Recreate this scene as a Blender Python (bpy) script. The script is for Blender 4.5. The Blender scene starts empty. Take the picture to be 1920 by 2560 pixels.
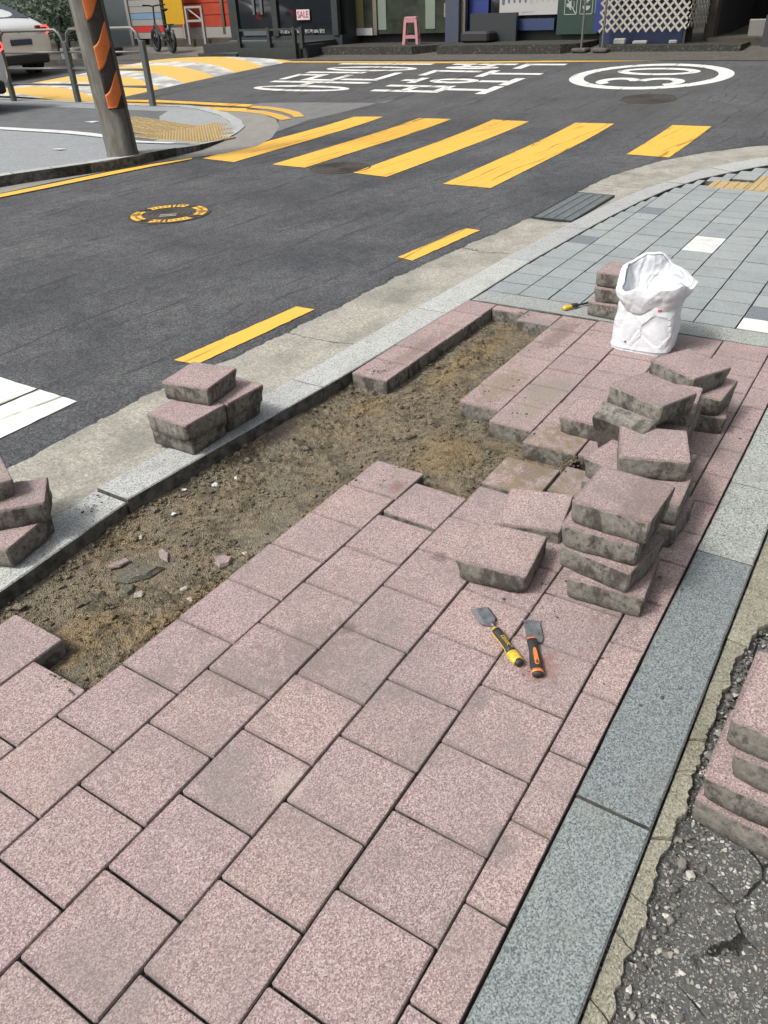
import bpy, math, random
import numpy as np
from mathutils import Vector, Matrix, noise

random.seed(7)
rng = np.random.default_rng(7)
C = bpy.context.scene.collection
sc = bpy.context.scene

# ------------------------------------------------------------------ camera
FPX, PITCH, ROLL, YAW = 1927.9, 0.588229, 0.0441537, 0.591272
CAM = Vector((-0.20753, -0.943433, 1.356261))
_cy, _sy = math.cos(YAW), math.sin(YAW)
_F0 = Vector((_cy, _sy, 0)); _R0 = Vector((_sy, -_cy, 0))
FW = _F0*math.cos(PITCH) + Vector((0, 0, -1))*math.sin(PITCH)
_Dn = -_F0*math.sin(PITCH) + Vector((0, 0, -1))*math.cos(PITCH)
RT = _R0*math.cos(ROLL) + _Dn*math.sin(ROLL)
DN = -_R0*math.sin(ROLL) + _Dn*math.cos(ROLL)
cd = bpy.data.cameras.new('camera'); cam = bpy.data.objects.new('camera', cd); C.objects.link(cam)
cd.sensor_fit = 'HORIZONTAL'; cd.sensor_width = 36; cd.lens = FPX/1920*36
cd.clip_start = 0.02; cd.clip_end = 500
m = Matrix.Identity(4)
for i in range(3):
    m[i][0] = RT[i]; m[i][1] = -DN[i]; m[i][2] = -FW[i]; m[i][3] = CAM[i]
cam.matrix_world = m
sc.camera = cam

# ------------------------------------------------------------------ light
SUN_EL, SUN_AZ = math.radians(52), math.radians(150)     # azimuth measured in the xy plane from +x
w = bpy.data.worlds.new("World"); sc.world = w; w.use_nodes = True
nt = w.node_tree; nt.nodes.clear()
sky = nt.nodes.new('ShaderNodeTexSky'); sky.sky_type = 'NISHITA'; sky.sun_disc = False
sky.sun_elevation = SUN_EL; sky.sun_rotation = math.pi/2 - SUN_AZ
sky.air_density = 1.0; sky.dust_density = 6.0; sky.ozone_density = 1.0
hs = nt.nodes.new('ShaderNodeHueSaturation'); hs.inputs['Saturation'].default_value = 0.30
bg = nt.nodes.new('ShaderNodeBackground'); bg.inputs['Strength'].default_value = 0.12
wo = nt.nodes.new('ShaderNodeOutputWorld')
nt.links.new(sky.outputs[0], hs.inputs['Color']); nt.links.new(hs.outputs[0], bg.inputs[0]); nt.links.new(bg.outputs[0], wo.inputs[0])
sl = bpy.data.lights.new('sun', 'SUN'); sl.energy = 2.1; sl.angle = math.radians(12); sl.color = (1, .965, .91)
so = bpy.data.objects.new('sun', sl); C.objects.link(so)
sd = Vector((math.cos(SUN_AZ)*math.cos(SUN_EL), math.sin(SUN_AZ)*math.cos(SUN_EL), math.sin(SUN_EL)))
so.rotation_euler = sd.to_track_quat('Z', 'Y').to_euler()
sc.view_settings.view_transform = 'Standard'; sc.view_settings.look = 'None'
sc.view_settings.exposure = 0.42; sc.view_settings.gamma = 1; sc.view_settings.use_curve_mapping = False

# ------------------------------------------------------------------ survey helpers
def H(x):                       # lie of the land: level paving, then the cross street climbs gently
    if x < 8: return 0.0
    if x < 11: return .055*(x-8)**2/6
    return .055*(x-9.5)
def ray(X, Y): return FW + RT*((X-960)/FPX) + DN*((Y-1280)/FPX)
def g(X, Y, z=0.0):             # surveyed point of the photograph -> point on level z
    d = ray(X, Y); return CAM + d*((z-CAM.z)/d.z)
def gh(X, Y, dz=0.0):           # same on the sloping ground
    d = ray(X, Y); lo, hi = 0.0, 60.0
    t = 0.0
    while t < 60:
        p = CAM+d*t
        if p.z < H(p.x)+dz: break
        t += .1
    lo, hi = t-.1, t
    for _ in range(24):
        mdl = (lo+hi)/2; p = CAM+d*mdl
        if p.z < H(p.x)+dz: hi = mdl
        else: lo = mdl
    return CAM+d*hi
def pl(X, Y, x0):               # point on the plane x = x0
    d = ray(X, Y); return CAM+d*((x0-CAM.x)/d.x)

# ------------------------------------------------------------------ object helpers
def setp(o, label=None, cat=None, group=None, kind=None):
    if label: o['label'] = label
    if cat: o['category'] = cat
    if group: o['group'] = group
    if kind: o['kind'] = kind
    return o
def link(name, data, parent=None, loc=(0, 0, 0), rot=(0, 0, 0)):
    o = bpy.data.objects.new(name, data); C.objects.link(o)
    o.location = loc; o.rotation_euler = rot
    if parent is not None: o.parent = parent
    return o
def empty(name, loc=(0, 0, 0), rotz=0, **k): return setp(link(name, None, None, loc, (0, 0, rotz)), **k)
def meshdata(name, v, f, mat, smooth=False):
    me = bpy.data.meshes.new(name); me.from_pydata([tuple(a) for a in v], [], [tuple(a) for a in f])
    mats = mat if isinstance(mat, (list, tuple)) else [mat]
    for q in mats: me.materials.append(q)
    if smooth: me.polygons.foreach_set('use_smooth', [True]*len(me.polygons))
    me.update(); return me
class MB:
    def __init__(s): s.v = []; s.f = []
    def add(s, v, f):
        n = len(s.v); s.v += [tuple(a) for a in v]; s.f += [tuple(i+n for i in a) for a in f]; return s
    def box(s, a, b, M=None, bev=0.0):
        x0, y0, z0 = a; x1, y1, z1 = b
        if bev <= 0:
            v = [(x0, y0, z0), (x1, y0, z0), (x1, y1, z0), (x0, y1, z0), (x0, y0, z1), (x1, y0, z1), (x1, y1, z1), (x0, y1, z1)]
            f = [(0, 3, 2, 1), (4, 5, 6, 7), (0, 1, 5, 4), (1, 2, 6, 5), (2, 3, 7, 6), (3, 0, 4, 7)]
        else:
            c = bev; v = []; f = []
            for z, i in ((z0, c), (z0+c, 0), (z1-c, 0), (z1, c)):
                k = c
                X0, X1, Y0, Y1 = x0+i, x1-i, y0+i, y1-i
                v += [(X0+k, Y0, z), (X1-k, Y0, z), (X1, Y0+k, z), (X1, Y1-k, z), (X1-k, Y1, z), (X0+k, Y1, z), (X0, Y1-k, z), (X0, Y0+k, z)]
            for r in range(3):
                for q in range(8):
                    a0 = r*8+q; a1 = r*8+(q+1) % 8; f.append((a0, a1, a1+8, a0+8))
            f.append(tuple(range(7, -1, -1))); f.append(tuple(range(24, 32)))
        if M is not None: v = [M @ Vector(p) for p in v]
        return s.add(v, f)
    def prism(s, pts, z0, z1):
        n = len(pts); v = [(p[0], p[1], z0) for p in pts]+[(p[0], p[1], z1) for p in pts]
        f = [tuple(range(n-1, -1, -1)), tuple(range(n, 2*n))]+[(i, (i+1) % n, (i+1) % n+n, i+n) for i in range(n)]
        return s.add(v, f)
    def tube(s, pts, r, n=8, cap=True):
        pts = [Vector(p) for p in pts]; rr = r if isinstance(r, (list, tuple)) else [r]*len(pts)
        v = []; up0 = None
        for i, p in enumerate(pts):
            t = (pts[min(i+1, len(pts)-1)]-pts[max(i-1, 0)])
            t = t.normalized() if t.length > 1e-9 else Vector((0, 0, 1))
            if up0 is None:
                up0 = Vector((0, 0, 1)) if abs(t.z) < .9 else Vector((1, 0, 0))
            a = t.cross(up0)
            if a.length < 1e-5: a = t.orthogonal()
            a.normalize(); b = a.cross(t).normalized(); up0 = b
            for k in range(n):
                th = 2*math.pi*k/n; v.append(p+a*(math.cos(th)*rr[i])+b*(math.sin(th)*rr[i]))
        f = []
        for i in range(len(pts)-1):
            for k in range(n):
                f.append((i*n+k, (i+1)*n+k, (i+1)*n+(k+1) % n, i*n+(k+1) % n))
        if cap: f += [tuple(range(n)), tuple(range(len(pts)*n-1, (len(pts)-1)*n-1, -1))]
        return s.add(v, f)
    def build(s, name, mat, parent=None, loc=(0, 0, 0), rot=(0, 0, 0), smooth=False, **k):
        o = link(name, meshdata(name, s.v, s.f, mat, smooth), parent, loc, rot)
        return setp(o, **k)
def box(name, a, b, mat, parent=None, bev=0.0, **k): return MB().box(a, b, bev=bev).build(name, mat, parent, **k)

# ------------------------------------------------------------------ materials
class NT:
    def __init__(s, name):
        s.m = bpy.data.materials.new(name); s.m.use_nodes = True; s.t = s.m.node_tree; s.t.nodes.clear()
        s.out = s.n('ShaderNodeOutputMaterial'); s.b = s.n('ShaderNodeBsdfPrincipled'); s.l(s.b.outputs[0], s.out.inputs[0])
    def n(s, ty, **k):
        x = s.t.nodes.new(ty)
        for a, b in k.items(): setattr(x, a, b)
        return x
    def l(s, a, b): s.t.links.new(a, b)
    def inp(s, node, key, val):
        if hasattr(val, 'is_output') or isinstance(val, bpy.types.NodeSocket): s.l(val, node.inputs[key])
        else: node.inputs[key].default_value = val
    def co(s, kind='Object'): return s.n('ShaderNodeTexCoord').outputs[kind]
    def pos(s): return s.n('ShaderNodeNewGeometry').outputs['Position']
    def noise(s, vec, scale, detail=4, rough=.6, dist=0.0, w=False):
        x = s.n('ShaderNodeTexNoise'); s.l(vec, x.inputs['Vector']); x.inputs['Scale'].default_value = scale
        x.inputs['Detail'].default_value = detail; x.inputs['Roughness'].default_value = rough; x.inputs['Distortion'].default_value = dist
        return x.outputs['Fac']
    def vor(s, vec, scale, feature='F1', out='Distance', rnd=1.0):
        x = s.n('ShaderNodeTexVoronoi', feature=feature); s.l(vec, x.inputs['Vector']); x.inputs['Scale'].default_value = scale
        x.inputs['Randomness'].default_value = rnd
        return x.outputs[out]
    def ramp(s, fac, stops, interp='LINEAR'):
        x = s.n('ShaderNodeValToRGB'); s.l(fac, x.inputs[0]); r = x.color_ramp; r.interpolation = interp
        while len(r.elements) > 1: r.elements.remove(r.elements[-1])
        r.elements[0].position = stops[0][0]; r.elements[0].color = s.c4(stops[0][1])
        for p, c in stops[1:]:
            e = r.elements.new(p); e.color = s.c4(c)
        return x.outputs[0]
    def c4(s, c): return (c, c, c, 1) if not isinstance(c, (tuple, list)) else (*c, 1)
    def mix(s, fac, a, b, blend='MIX'):
        x = s.n('ShaderNodeMix', data_type='RGBA', blend_type=blend)
        s.inp(x, 0, fac)
        for k, v in ((6, a), (7, b)):
            if isinstance(v, bpy.types.NodeSocket): s.l(v, x.inputs[k])
            else: x.inputs[k].default_value = s.c4(v)
        return x.outputs[2]
    def math(s, op, a, b=0.0, c=None):
        x = s.n('ShaderNodeMath', operation=op); s.inp(x, 0, a); s.inp(x, 1, b)
        if c is not None: s.inp(x, 2, c)
        return x.outputs[0]
    def sep(s, v):
        x = s.n('ShaderNodeSeparateXYZ'); s.l(v, x.inputs[0]); return x.outputs
    def map(s, vec, scale=(1, 1, 1), loc=(0, 0, 0), rot=(0, 0, 0)):
        x = s.n('ShaderNodeMapping'); s.l(vec, x.inputs[0]); x.inputs['Scale'].default_value = scale
        x.inputs['Location'].default_value = loc; x.inputs['Rotation'].default_value = rot; return x.outputs[0]
    def rand(s): return s.n('ShaderNodeObjectInfo').outputs['Random']
    def shift(s, vec):          # per-object offset so alike pieces never repeat
        r = s.n('ShaderNodeObjectInfo').outputs['Random']; x = s.n('ShaderNodeVectorMath', operation='MULTIPLY_ADD')
        cmb = s.n('ShaderNodeCombineXYZ'); s.l(r, cmb.inputs[0]); s.l(r, cmb.inputs[1]); s.l(r, cmb.inputs[2])
        s.l(cmb.outputs[0], x.inputs[0]); x.inputs[1].default_value = (37.1, 91.7, 13.3); s.l(vec, x.inputs[2]); return x.outputs[0]
    def bump(s, h, strength=.3, dist=.002, prev=None):
        x = s.n('ShaderNodeBump'); s.l(h, x.inputs['Height']); x.inputs['Strength'].default_value = strength; x.inputs['Distance'].default_value = dist
        if prev is not None: s.l(prev, x.inputs['Normal'])
        return x.outputs[0]
    def done(s, col, rough=.8, normal=None, metal=0.0, spec=.5, **k):
        s.inp(s.b, 'Base Color', s.c4(col) if not isinstance(col, bpy.types.NodeSocket) else col)
        s.inp(s.b, 'Roughness', rough); s.inp(s.b, 'Metallic', metal); s.inp(s.b, 'Specular IOR Level', spec)
        if normal is not None: s.l(normal, s.b.inputs['Normal'])
        for a, b in k.items(): s.inp(s.b, a, b)
        return s.m

def mat_paver(name='paver_pink', worn=False):
    t = NT(name); O = t.co('Object'); P = t.pos(); Wd = P
    gr = t.noise(P, 560, 2, .75); cs = t.sep(t.vor(P, 400, 'F1', 'Color'))[0]; gf = t.noise(P, 1100, 1, .5)
    fac = t.math('ADD', t.math('ADD', t.math('MULTIPLY', gr, .40), t.math('MULTIPLY', cs, .38)), t.math('MULTIPLY', gf, .22))
    col = t.ramp(fac, [(.24, (.115, .080, .080)), (.36, (.215, .155, .152)), (.50, (.325, .242, .235)), (.63, (.415, .328, .316)), (.78, (.62, .54, .52))])
    dk = t.vor(P, 105); dk = t.ramp(dk, [(.05, 1.0), (.085, 0.0)]); col = t.mix(t.math('MULTIPLY', dk, .8), col, (.04, .034, .034))
    tone = t.ramp(t.rand(), [(0, (.93, .93, .94)), (.3, (1.0, 1.0, .98)), (.6, (.96, .955, .97)), (.85, (1.03, 1.01, .98)), (1, (.87, .885, .89))])
    col = t.mix(1.0, col, tone, 'MULTIPLY')
    film = t.noise(Wd, 3.2, 5, .6, .3); film = t.ramp(film, [(.48, 0.0), (.66, 1.0)])
    col = t.mix(t.math('MULTIPLY', film, .52), col, (.185, .172, .160))
    scuf = t.ramp(t.noise(t.map(P, (1, 3.2, 1), (0, 0, 0), (0, 0, .7)), 9, 6, .72), [(.60, 0.0), (.72, 1.0)]); col = t.mix(t.math('MULTIPLY', scuf, .25), col, (.52, .47, .45))
    st = t.noise(P, 11, 5, .62); st = t.ramp(st, [(.57, 0.0), (.70, 1.0)]); col = t.mix(t.math('MULTIPLY', st, .30), col, (.15, .125, .11))
    spt = t.noise(P, 26, 3, .5); spt = t.ramp(spt, [(.70, 0.0), (.76, 1.0)]); col = t.mix(t.math('MULTIPLY', spt, .5), col, (.15, .075, .068))
    s_ = t.sep(P); wn = t.math('MULTIPLY', t.math('SUBTRACT', t.noise(P, 30, 5, .7), .5), 2.6)
    for (bx, by, brx, bry, bc_, bk) in ((1.10, -.50, .07, .05, (.22, .105, .09), .6), (1.63, .235, .045, .03, (.19, .085, .075), .6), (1.36, -.08, .03, .03, (.09, .075, .07), .5), (.98, -.02, .028, .028, (.12, .08, .075), .6),
            (.93, -.42, .05, .035, (.14, .125, .125), .5), (.62, -.62, .05, .04, (.15, .135, .13), .5), (.52, -.18, .05, .05, (.42, .38, .33), .4), (.86, .02, .16, .12, (.165, .145, .13), .55), (.70, .12, .10, .14, (.17, .155, .14), .5), (.60, .28, .09, .06, (.18, .16, .145), .45),
            (2.50, .27, .28, .08, (.20, .165, .11), .55), (2.45, .08, .28, .08, (.24, .215, .17), .6), (3.15, .28, .25, .06, (.12, .095, .07), .5), (2.65, .78, .40, .05, (.16, .12, .10), .45), (1.55, -.60, .35, .08, (.13, .095, .085), .4), (1.95, -.12, .16, .06, (.10, .085, .065), .55)):
        ea = t.math('DIVIDE', t.math('SUBTRACT', s_[0], bx), brx); eb = t.math('DIVIDE', t.math('SUBTRACT', s_[1], by), bry)
        er = t.math('ADD', t.math('SQRT', t.math('ADD', t.math('MULTIPLY', ea, ea), t.math('MULTIPLY', eb, eb))), wn)
        col = t.mix(t.math('MULTIPLY', t.ramp(er, [(.45, 1.0), (1.25 if brx < .2 else 1.0, 0.0)]), bk), col, bc_)
    if worn:
        sa = t.noise(P, 16, 6, .65); sa = t.ramp(sa, [(.42, 0.0), (.58, 1.0)]); col = t.mix(t.math('MULTIPLY', sa, .75), col, (.17, .145, .085))
    sx = t.sep(O); ex = t.math('MAXIMUM', t.math('ABSOLUTE', sx[0]), t.math('ABSOLUTE', sx[1]))
    eg = t.math('ADD', ex, t.math('MULTIPLY', t.noise(P, 60, 3), .008)); eg = t.ramp(eg, [(.094, 0.0), (.102, 1.0)])
    col = t.mix(t.math('MULTIPLY', eg, .35), col, (.11, .085, .08))
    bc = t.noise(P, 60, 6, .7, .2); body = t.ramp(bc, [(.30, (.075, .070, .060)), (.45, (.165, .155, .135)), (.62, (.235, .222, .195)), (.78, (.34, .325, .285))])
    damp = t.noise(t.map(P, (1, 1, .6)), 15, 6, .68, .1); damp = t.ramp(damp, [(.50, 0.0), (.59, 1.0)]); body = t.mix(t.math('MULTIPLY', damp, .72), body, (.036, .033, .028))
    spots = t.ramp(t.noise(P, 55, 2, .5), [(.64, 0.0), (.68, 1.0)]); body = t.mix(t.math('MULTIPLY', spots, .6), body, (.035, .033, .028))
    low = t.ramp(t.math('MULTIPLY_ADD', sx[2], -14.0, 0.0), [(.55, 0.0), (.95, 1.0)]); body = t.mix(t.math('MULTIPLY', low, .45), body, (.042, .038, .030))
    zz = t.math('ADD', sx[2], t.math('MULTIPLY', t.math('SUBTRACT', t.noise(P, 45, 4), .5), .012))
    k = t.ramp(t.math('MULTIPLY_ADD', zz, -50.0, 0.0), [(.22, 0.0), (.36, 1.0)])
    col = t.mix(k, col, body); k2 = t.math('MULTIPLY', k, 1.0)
    h = t.math('ADD', t.math('MULTIPLY', fac, 1.0), t.math('MULTIPLY', bc, .5))
    side_h = t.math('MULTIPLY', t.math('ADD', bc, t.math('MULTIPLY', t.noise(P, 240, 3, .7), .6)), k2); h = t.math('ADD', h, t.math('MULTIPLY', side_h, 2.2))
    nb = t.bump(h, .5, .0013)
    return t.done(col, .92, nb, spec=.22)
def mat_granite(name, a, b, c, scale=1.0, tint=(1, 1, 1)):
    t = NT(name); P = t.pos(); W = P
    n1 = t.noise(P, 150*scale, 3, .7); v = t.sep(t.vor(P, 210*scale, 'F1', 'Color'))[0]
    f = t.math('ADD', t.math('MULTIPLY', n1, .62), t.math('MULTIPLY', v, .38))
    col = t.ramp(f, [(.30, a), (.42, b), (.62, c), (.8, tuple(min(1, x*1.25) for x in c))])
    dirt = t.noise(W, 7, 5, .6); dirt = t.ramp(dirt, [(.5, 0.0), (.72, 1.0)]); col = t.mix(t.math('MULTIPLY', dirt, .4), col, (.20, .19, .17))
    tone = t.ramp(t.rand(), [(0, (.9, .9, .92)), (1, (1.05, 1.05, 1.03))]); col = t.mix(1, col, tone, 'MULTIPLY')
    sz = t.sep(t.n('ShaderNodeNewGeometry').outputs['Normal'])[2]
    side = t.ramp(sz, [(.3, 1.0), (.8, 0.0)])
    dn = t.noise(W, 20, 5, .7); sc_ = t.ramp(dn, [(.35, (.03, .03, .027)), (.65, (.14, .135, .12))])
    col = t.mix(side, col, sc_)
    return t.done(col, .75, t.bump(n1, .35, .001), spec=.35)
def streaks(t, W):
    """fine wavering dark lines running along the street"""
    s = t.sep(W); wob = t.noise(W, .9, 2, .5)
    yy = t.math('ADD', s[1], t.math('MULTIPLY', wob, .28))
    yy = t.math('ADD', yy, t.math('MULTIPLY', s[0], .035))
    cmb = t.n('ShaderNodeCombineXYZ'); t.l(yy, cmb.inputs[1])
    out = None
    for sc_, th in ((3.1, .035), (5.3, .03)):
        v = t.vor(cmb.outputs[0], sc_, 'DISTANCE_TO_EDGE'); l_ = t.ramp(v, [(0, 1.0), (th, 0.0)])
        mk = t.ramp(t.noise(W, 2.1*sc_/3, 4, .6), [(.44, 0.0), (.58, 1.0)])
        l_ = t.math('MULTIPLY', l_, mk); out = l_ if out is None else t.math('MAXIMUM', out, l_)
    return out
def mat_asphalt():
    t = NT('asphalt_new'); W = t.pos()
    v = t.sep(t.vor(W, 140, 'F1', 'Color'))[0]; n1 = t.noise(W, 260, 3, .7); d = t.vor(W, 140)
    f = t.math('ADD', t.math('MULTIPLY', v, .45), t.math('MULTIPLY', n1, .55))
    col = t.ramp(f, [(.25, (.036, .037, .040)), (.5, (.070, .073, .078)), (.72, (.120, .123, .128)), (.86, (.22, .22, .22))])
    big = t.noise(W, 1.1, 5, .55, .6); bl = t.ramp(big, [(.30, (.70, .71, .74)), (.5, (1, 1, 1)), (.70, (1.30, 1.29, 1.25))]); col = t.mix(1, col, bl, 'MULTIPLY')
    med = t.noise(W, 9, 5, .65); ml = t.ramp(med, [(.35, (.82, .82, .83)), (.65, (1.13, 1.13, 1.12))]); col = t.mix(1, col, ml, 'MULTIPLY')
    # newer patches are darker, the old strip by the far lane paler
    s = t.sep(W); far = t.ramp(t.math('ADD', t.math('MULTIPLY', s[0], .1), t.math('MULTIPLY', big, .12)), [(.98, 0.0), (1.04, 1.0)])
    col = t.mix(t.math('MULTIPLY', far, .35), col, (.095, .093, .092))
    st = streaks(t, W); col = t.mix(t.math('MULTIPLY', st, .75), col, (.03, .03, .033))
    crk = t.vor(t.map(W, (1, .6, 1)), 1.7, 'DISTANCE_TO_EDGE')
    h = t.math('SUBTRACT', t.math('MULTIPLY', n1, 1.0), t.math('MULTIPLY', d, .8)); h = t.math('SUBTRACT', h, st)
    return t.done(col, .82, t.bump(h, .8, .003), spec=.35)
def mat_old_asphalt():
    t = NT('asphalt_old'); W = t.pos(); Wd = t.n('ShaderNodeVectorMath', operation='ADD')
    nn = t.n('ShaderNodeTexNoise'); t.l(W, nn.inputs['Vector']); nn.inputs['Scale'].default_value = 22; nn.inputs['Detail'].default_value = 4
    sc_ = t.n('ShaderNodeVectorMath', operation='SCALE'); t.l(nn.outputs['Color'], sc_.inputs[0]); sc_.inputs['Scale'].default_value = .02
    t.l(W, Wd.inputs[0]); t.l(sc_.outputs[0], Wd.inputs[1])
    d = t.vor(Wd.outputs[0], 120, 'DISTANCE_TO_EDGE'); c = t.sep(t.vor(Wd.outputs[0], 120, 'F1', 'Color'))
    peb = t.ramp(d, [(.10, 0.0), (.17, 1.0)]); pick = t.ramp(c[0], [(.54, 0.0), (.58, 1.0)])
    pc = t.ramp(c[1], [(0, (.10, .10, .095)), (.4, (.19, .185, .17)), (.7, (.36, .35, .31)), (.92, (.62, .60, .55)), (1, (.34, .25, .15))])
    n1 = t.noise(W, 160, 5, .7); base = t.ramp(n1, [(.3, (.035, .037, .036)), (.55, (.095, .098, .094)), (.75, (.20, .20, .19))])
    big = t.noise(W, 14, 5, .6); base = t.mix(t.ramp(big, [(.4, 0.0), (.65, .5)]), base, (.105, .10, .09))
    mk = t.math('MULTIPLY', peb, pick); col = t.mix(t.math('MULTIPLY', mk, .85), base, pc)
    d2 = t.vor(Wd.outputs[0], 260, 'DISTANCE_TO_EDGE'); c2 = t.sep(t.vor(Wd.outputs[0], 260, 'F1', 'Color'))[0]
    sm = t.math('MULTIPLY', t.ramp(d2, [(.12, 0.0), (.2, 1.0)]), t.ramp(c2, [(.72, 0.0), (.78, 1.0)])); col = t.mix(t.math('MULTIPLY', sm, .7), col, (.42, .41, .38))
    mo = t.noise(W, 9, 4, .6); s = t.sep(W); mm = t.math('MULTIPLY', t.ramp(mo, [(.5, 0.0), (.6, 1.0)]), t.ramp(t.math('MULTIPLY', s[0], .25), [(.40, 0.0), (.46, 1.0)]))
    col = t.mix(t.math('MULTIPLY', mm, .7), col, (.045, .065, .02))
    crk = t.ramp(t.vor(Wd.outputs[0], 7.0, 'DISTANCE_TO_EDGE'), [(0.0, 1.0), (.008, .9), (.020, 0.0)])
    cm = t.ramp(t.noise(W, 5, 3), [(.42, 0.0), (.50, 1.0)]); crk = t.math('MULTIPLY', crk, cm); col = t.mix(crk, col, (.012, .012, .011))
    h = t.math('ADD', t.math('MULTIPLY', mk, .9), t.math('MULTIPLY', n1, .9)); h = t.math('SUBTRACT', h, t.math('MULTIPLY', crk, 2.5))
    return t.done(col, .85, t.bump(h, 1.0, .004), spec=.35)
def mat_concrete(name, cols, sc_=1.0, pebble=.5, bump=.7):
    t = NT(name); W = t.pos(); n1 = t.noise(W, 90*sc_, 6, .7); n2 = t.noise(W, 5, 5, .6)
    col = t.ramp(n1, [(.3, cols[0]), (.5, cols[1]), (.72, cols[2])])
    d = t.vor(W, 75*sc_, 'DISTANCE_TO_EDGE'); c = t.sep(t.vor(W, 75*sc_, 'F1', 'Color')); peb = t.math('MULTIPLY', t.ramp(d, [(.12, 0.0), (.2, 1.0)]), t.ramp(c[0], [(.55, 0.0), (.62, 1.0)]))
    pc = t.ramp(c[1], [(0, (.13, .125, .11)), (.5, (.36, .34, .29)), (1, (.66, .64, .56))]); col = t.mix(t.math('MULTIPLY', peb, pebble), col, pc)
    dk = t.ramp(n2, [(.42, 0.0), (.66, 1.0)]); col = t.mix(t.math('MULTIPLY', dk, .38), col, cols[0])
    h = t.math('ADD', n1, t.math('MULTIPLY', peb, .5))
    return t.done(col, .92, t.bump(h, bump, .003), spec=.25)
def mat_soil():
    t = NT('soil'); W = t.pos(); s = t.sep(W)
    n1 = t.noise(W, 42, 8, .72, .3); n2 = t.noise(W, 7.5, 5, .62, .4); n3 = t.noise(W, 3.4, 4, .55)
    base = t.ramp(n1, [(.28, (.100, .080, .056)), (.45, (.215, .178, .122)), (.60, (.315, .268, .19)), (.78, (.44, .385, .29))])
    sand = t.ramp(n1, [(.28, (.120, .088, .046)), (.48, (.275, .208, .118)), (.72, (.42, .335, .21))])
    k = t.ramp(t.math('ADD', t.math('MULTIPLY', n2, .55), t.math('MULTIPLY', n3, .45)), [(.52, 0.0), (.66, .75)])
    # the heaps of bedding sand
    def blob(x, y, rx, ry):
        a = t.math('DIVIDE', t.math('SUBTRACT', s[0], x), rx); b = t.math('DIVIDE', t.math('SUBTRACT', s[1], y), ry)
        r = t.math('SQRT', t.math('ADD', t.math('MULTIPLY', a, a), t.math('MULTIPLY', b, b)))
        r = t.math('ADD', r, t.math('MULTIPLY', t.math('SUBTRACT', n2, .5), 2.2)); return t.ramp(r, [(.55, 1.0), (1.0, 0.0)])
    for q in ((.66, .60, .16, .12), (.80, .46, .25, .06), (1.95, .25, .22, .14), (2.85, .57, .50, .09), (2.2, .72, .16, .1)): k = t.math('MAXIMUM', k, blob(*q))
    col = t.mix(k, base, sand)
    dm = t.ramp(t.noise(W, 13, 7, .75, .5), [(.51, 0.0), (.58, 1.0)]); col = t.mix(t.math('MULTIPLY', dm, .62), col, (.055, .052, .042))
    gy = t.ramp(t.noise(t.map(W, (1, 1, 1), (9, 4, 2)), 5, 5, .6), [(.52, 0.0), (.64, 1.0)]); gy = t.math('MULTIPLY', gy, t.math('SUBTRACT', 1.0, k)); col = t.mix(t.math('MULTIPLY', gy, .5), col, (.27, .25, .20))
    gr = t.vor(W, 210); h = t.math('ADD', t.math('MULTIPLY', n1, .9), t.math('MULTIPLY', gr, .55)); col = t.mix(t.ramp(gr, [(.3, 0.0), (.65, .45)]), col, (.07, .06, .045))
    return t.done(col, .97, t.bump(h, 1.0, .010), spec=.12)
def mat_paint(name, a, wear=.35, lines=True):
    t = NT(name); W = t.pos(); n = t.noise(W, 60, 6, .7); v = t.noise(W, 190, 3, .7)
    col = t.mix(t.ramp(v, [(.3, 0.0), (.7, .5)]), a, tuple(x*.72 for x in a))
    big = t.ramp(t.noise(W, 3, 5, .6), [(.35, 0.0), (.7, .30)]); col = t.mix(big, col, tuple(x*.75 for x in a))
    wr = t.ramp(n, [(.64, 0.0), (.72, 1.0)]); col = t.mix(t.math('MULTIPLY', wr, wear), col, (.07, .065, .06))
    if lines:
        st = streaks(t, W); col = t.mix(t.math('MULTIPLY', st, .8), col, (.09, .06, .02))
    return t.done(col, .6, t.bump(v, .5, .0015), spec=.35)
def simple(name, c, rough=.5, metal=0.0, spec=.5, nz=.12, scale=30, bump=0.0, **k):
    t = NT(name); n = t.noise(t.shift(t.co('Object')), scale, 5, .6)
    lo = tuple(x*(1-nz) for x in c); hi = tuple(min(1, x*(1+nz)) for x in c)
    col = t.ramp(n, [(.3, lo), (.7, hi)])
    return t.done(col, rough, t.bump(n, bump, .004) if bump else None, metal, spec, **k)

M = {}
M['pink'] = mat_paver(); M['pink_sandy'] = mat_paver('paver_pink_sandy', True)
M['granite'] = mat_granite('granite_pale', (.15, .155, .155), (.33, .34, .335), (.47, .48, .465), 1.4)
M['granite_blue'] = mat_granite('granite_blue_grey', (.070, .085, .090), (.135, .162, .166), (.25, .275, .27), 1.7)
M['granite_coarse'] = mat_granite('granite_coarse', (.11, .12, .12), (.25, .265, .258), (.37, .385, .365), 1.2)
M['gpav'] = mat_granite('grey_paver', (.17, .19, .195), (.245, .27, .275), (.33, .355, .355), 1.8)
M['gpav_white'] = mat_granite('white_paver', (.42, .43, .43), (.56, .57, .56), (.70, .71, .69), 1.6)
M['gpav_dark'] = mat_granite('slate_paver', (.11, .125, .145), (.15, .17, .19), (.20, .22, .24), 1.6)
M['asphalt'] = mat_asphalt(); M['old_asphalt'] = mat_old_asphalt()
M['gutter'] = mat_concrete('gutter_concrete', [(.17, .165, .14), (.33, .32, .275), (.50, .485, .425)])
M['edge_conc'] = mat_concrete('crumbling_concrete', [(.10, .10, .075), (.31, .30, .23), (.50, .48, .385)], 2.2, .6, 1.3)
M['conc'] = mat_concrete('old_concrete', [(.05, .048, .041), (.085, .08, .07), (.13, .125, .11)], .4, .15, .3)
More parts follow.
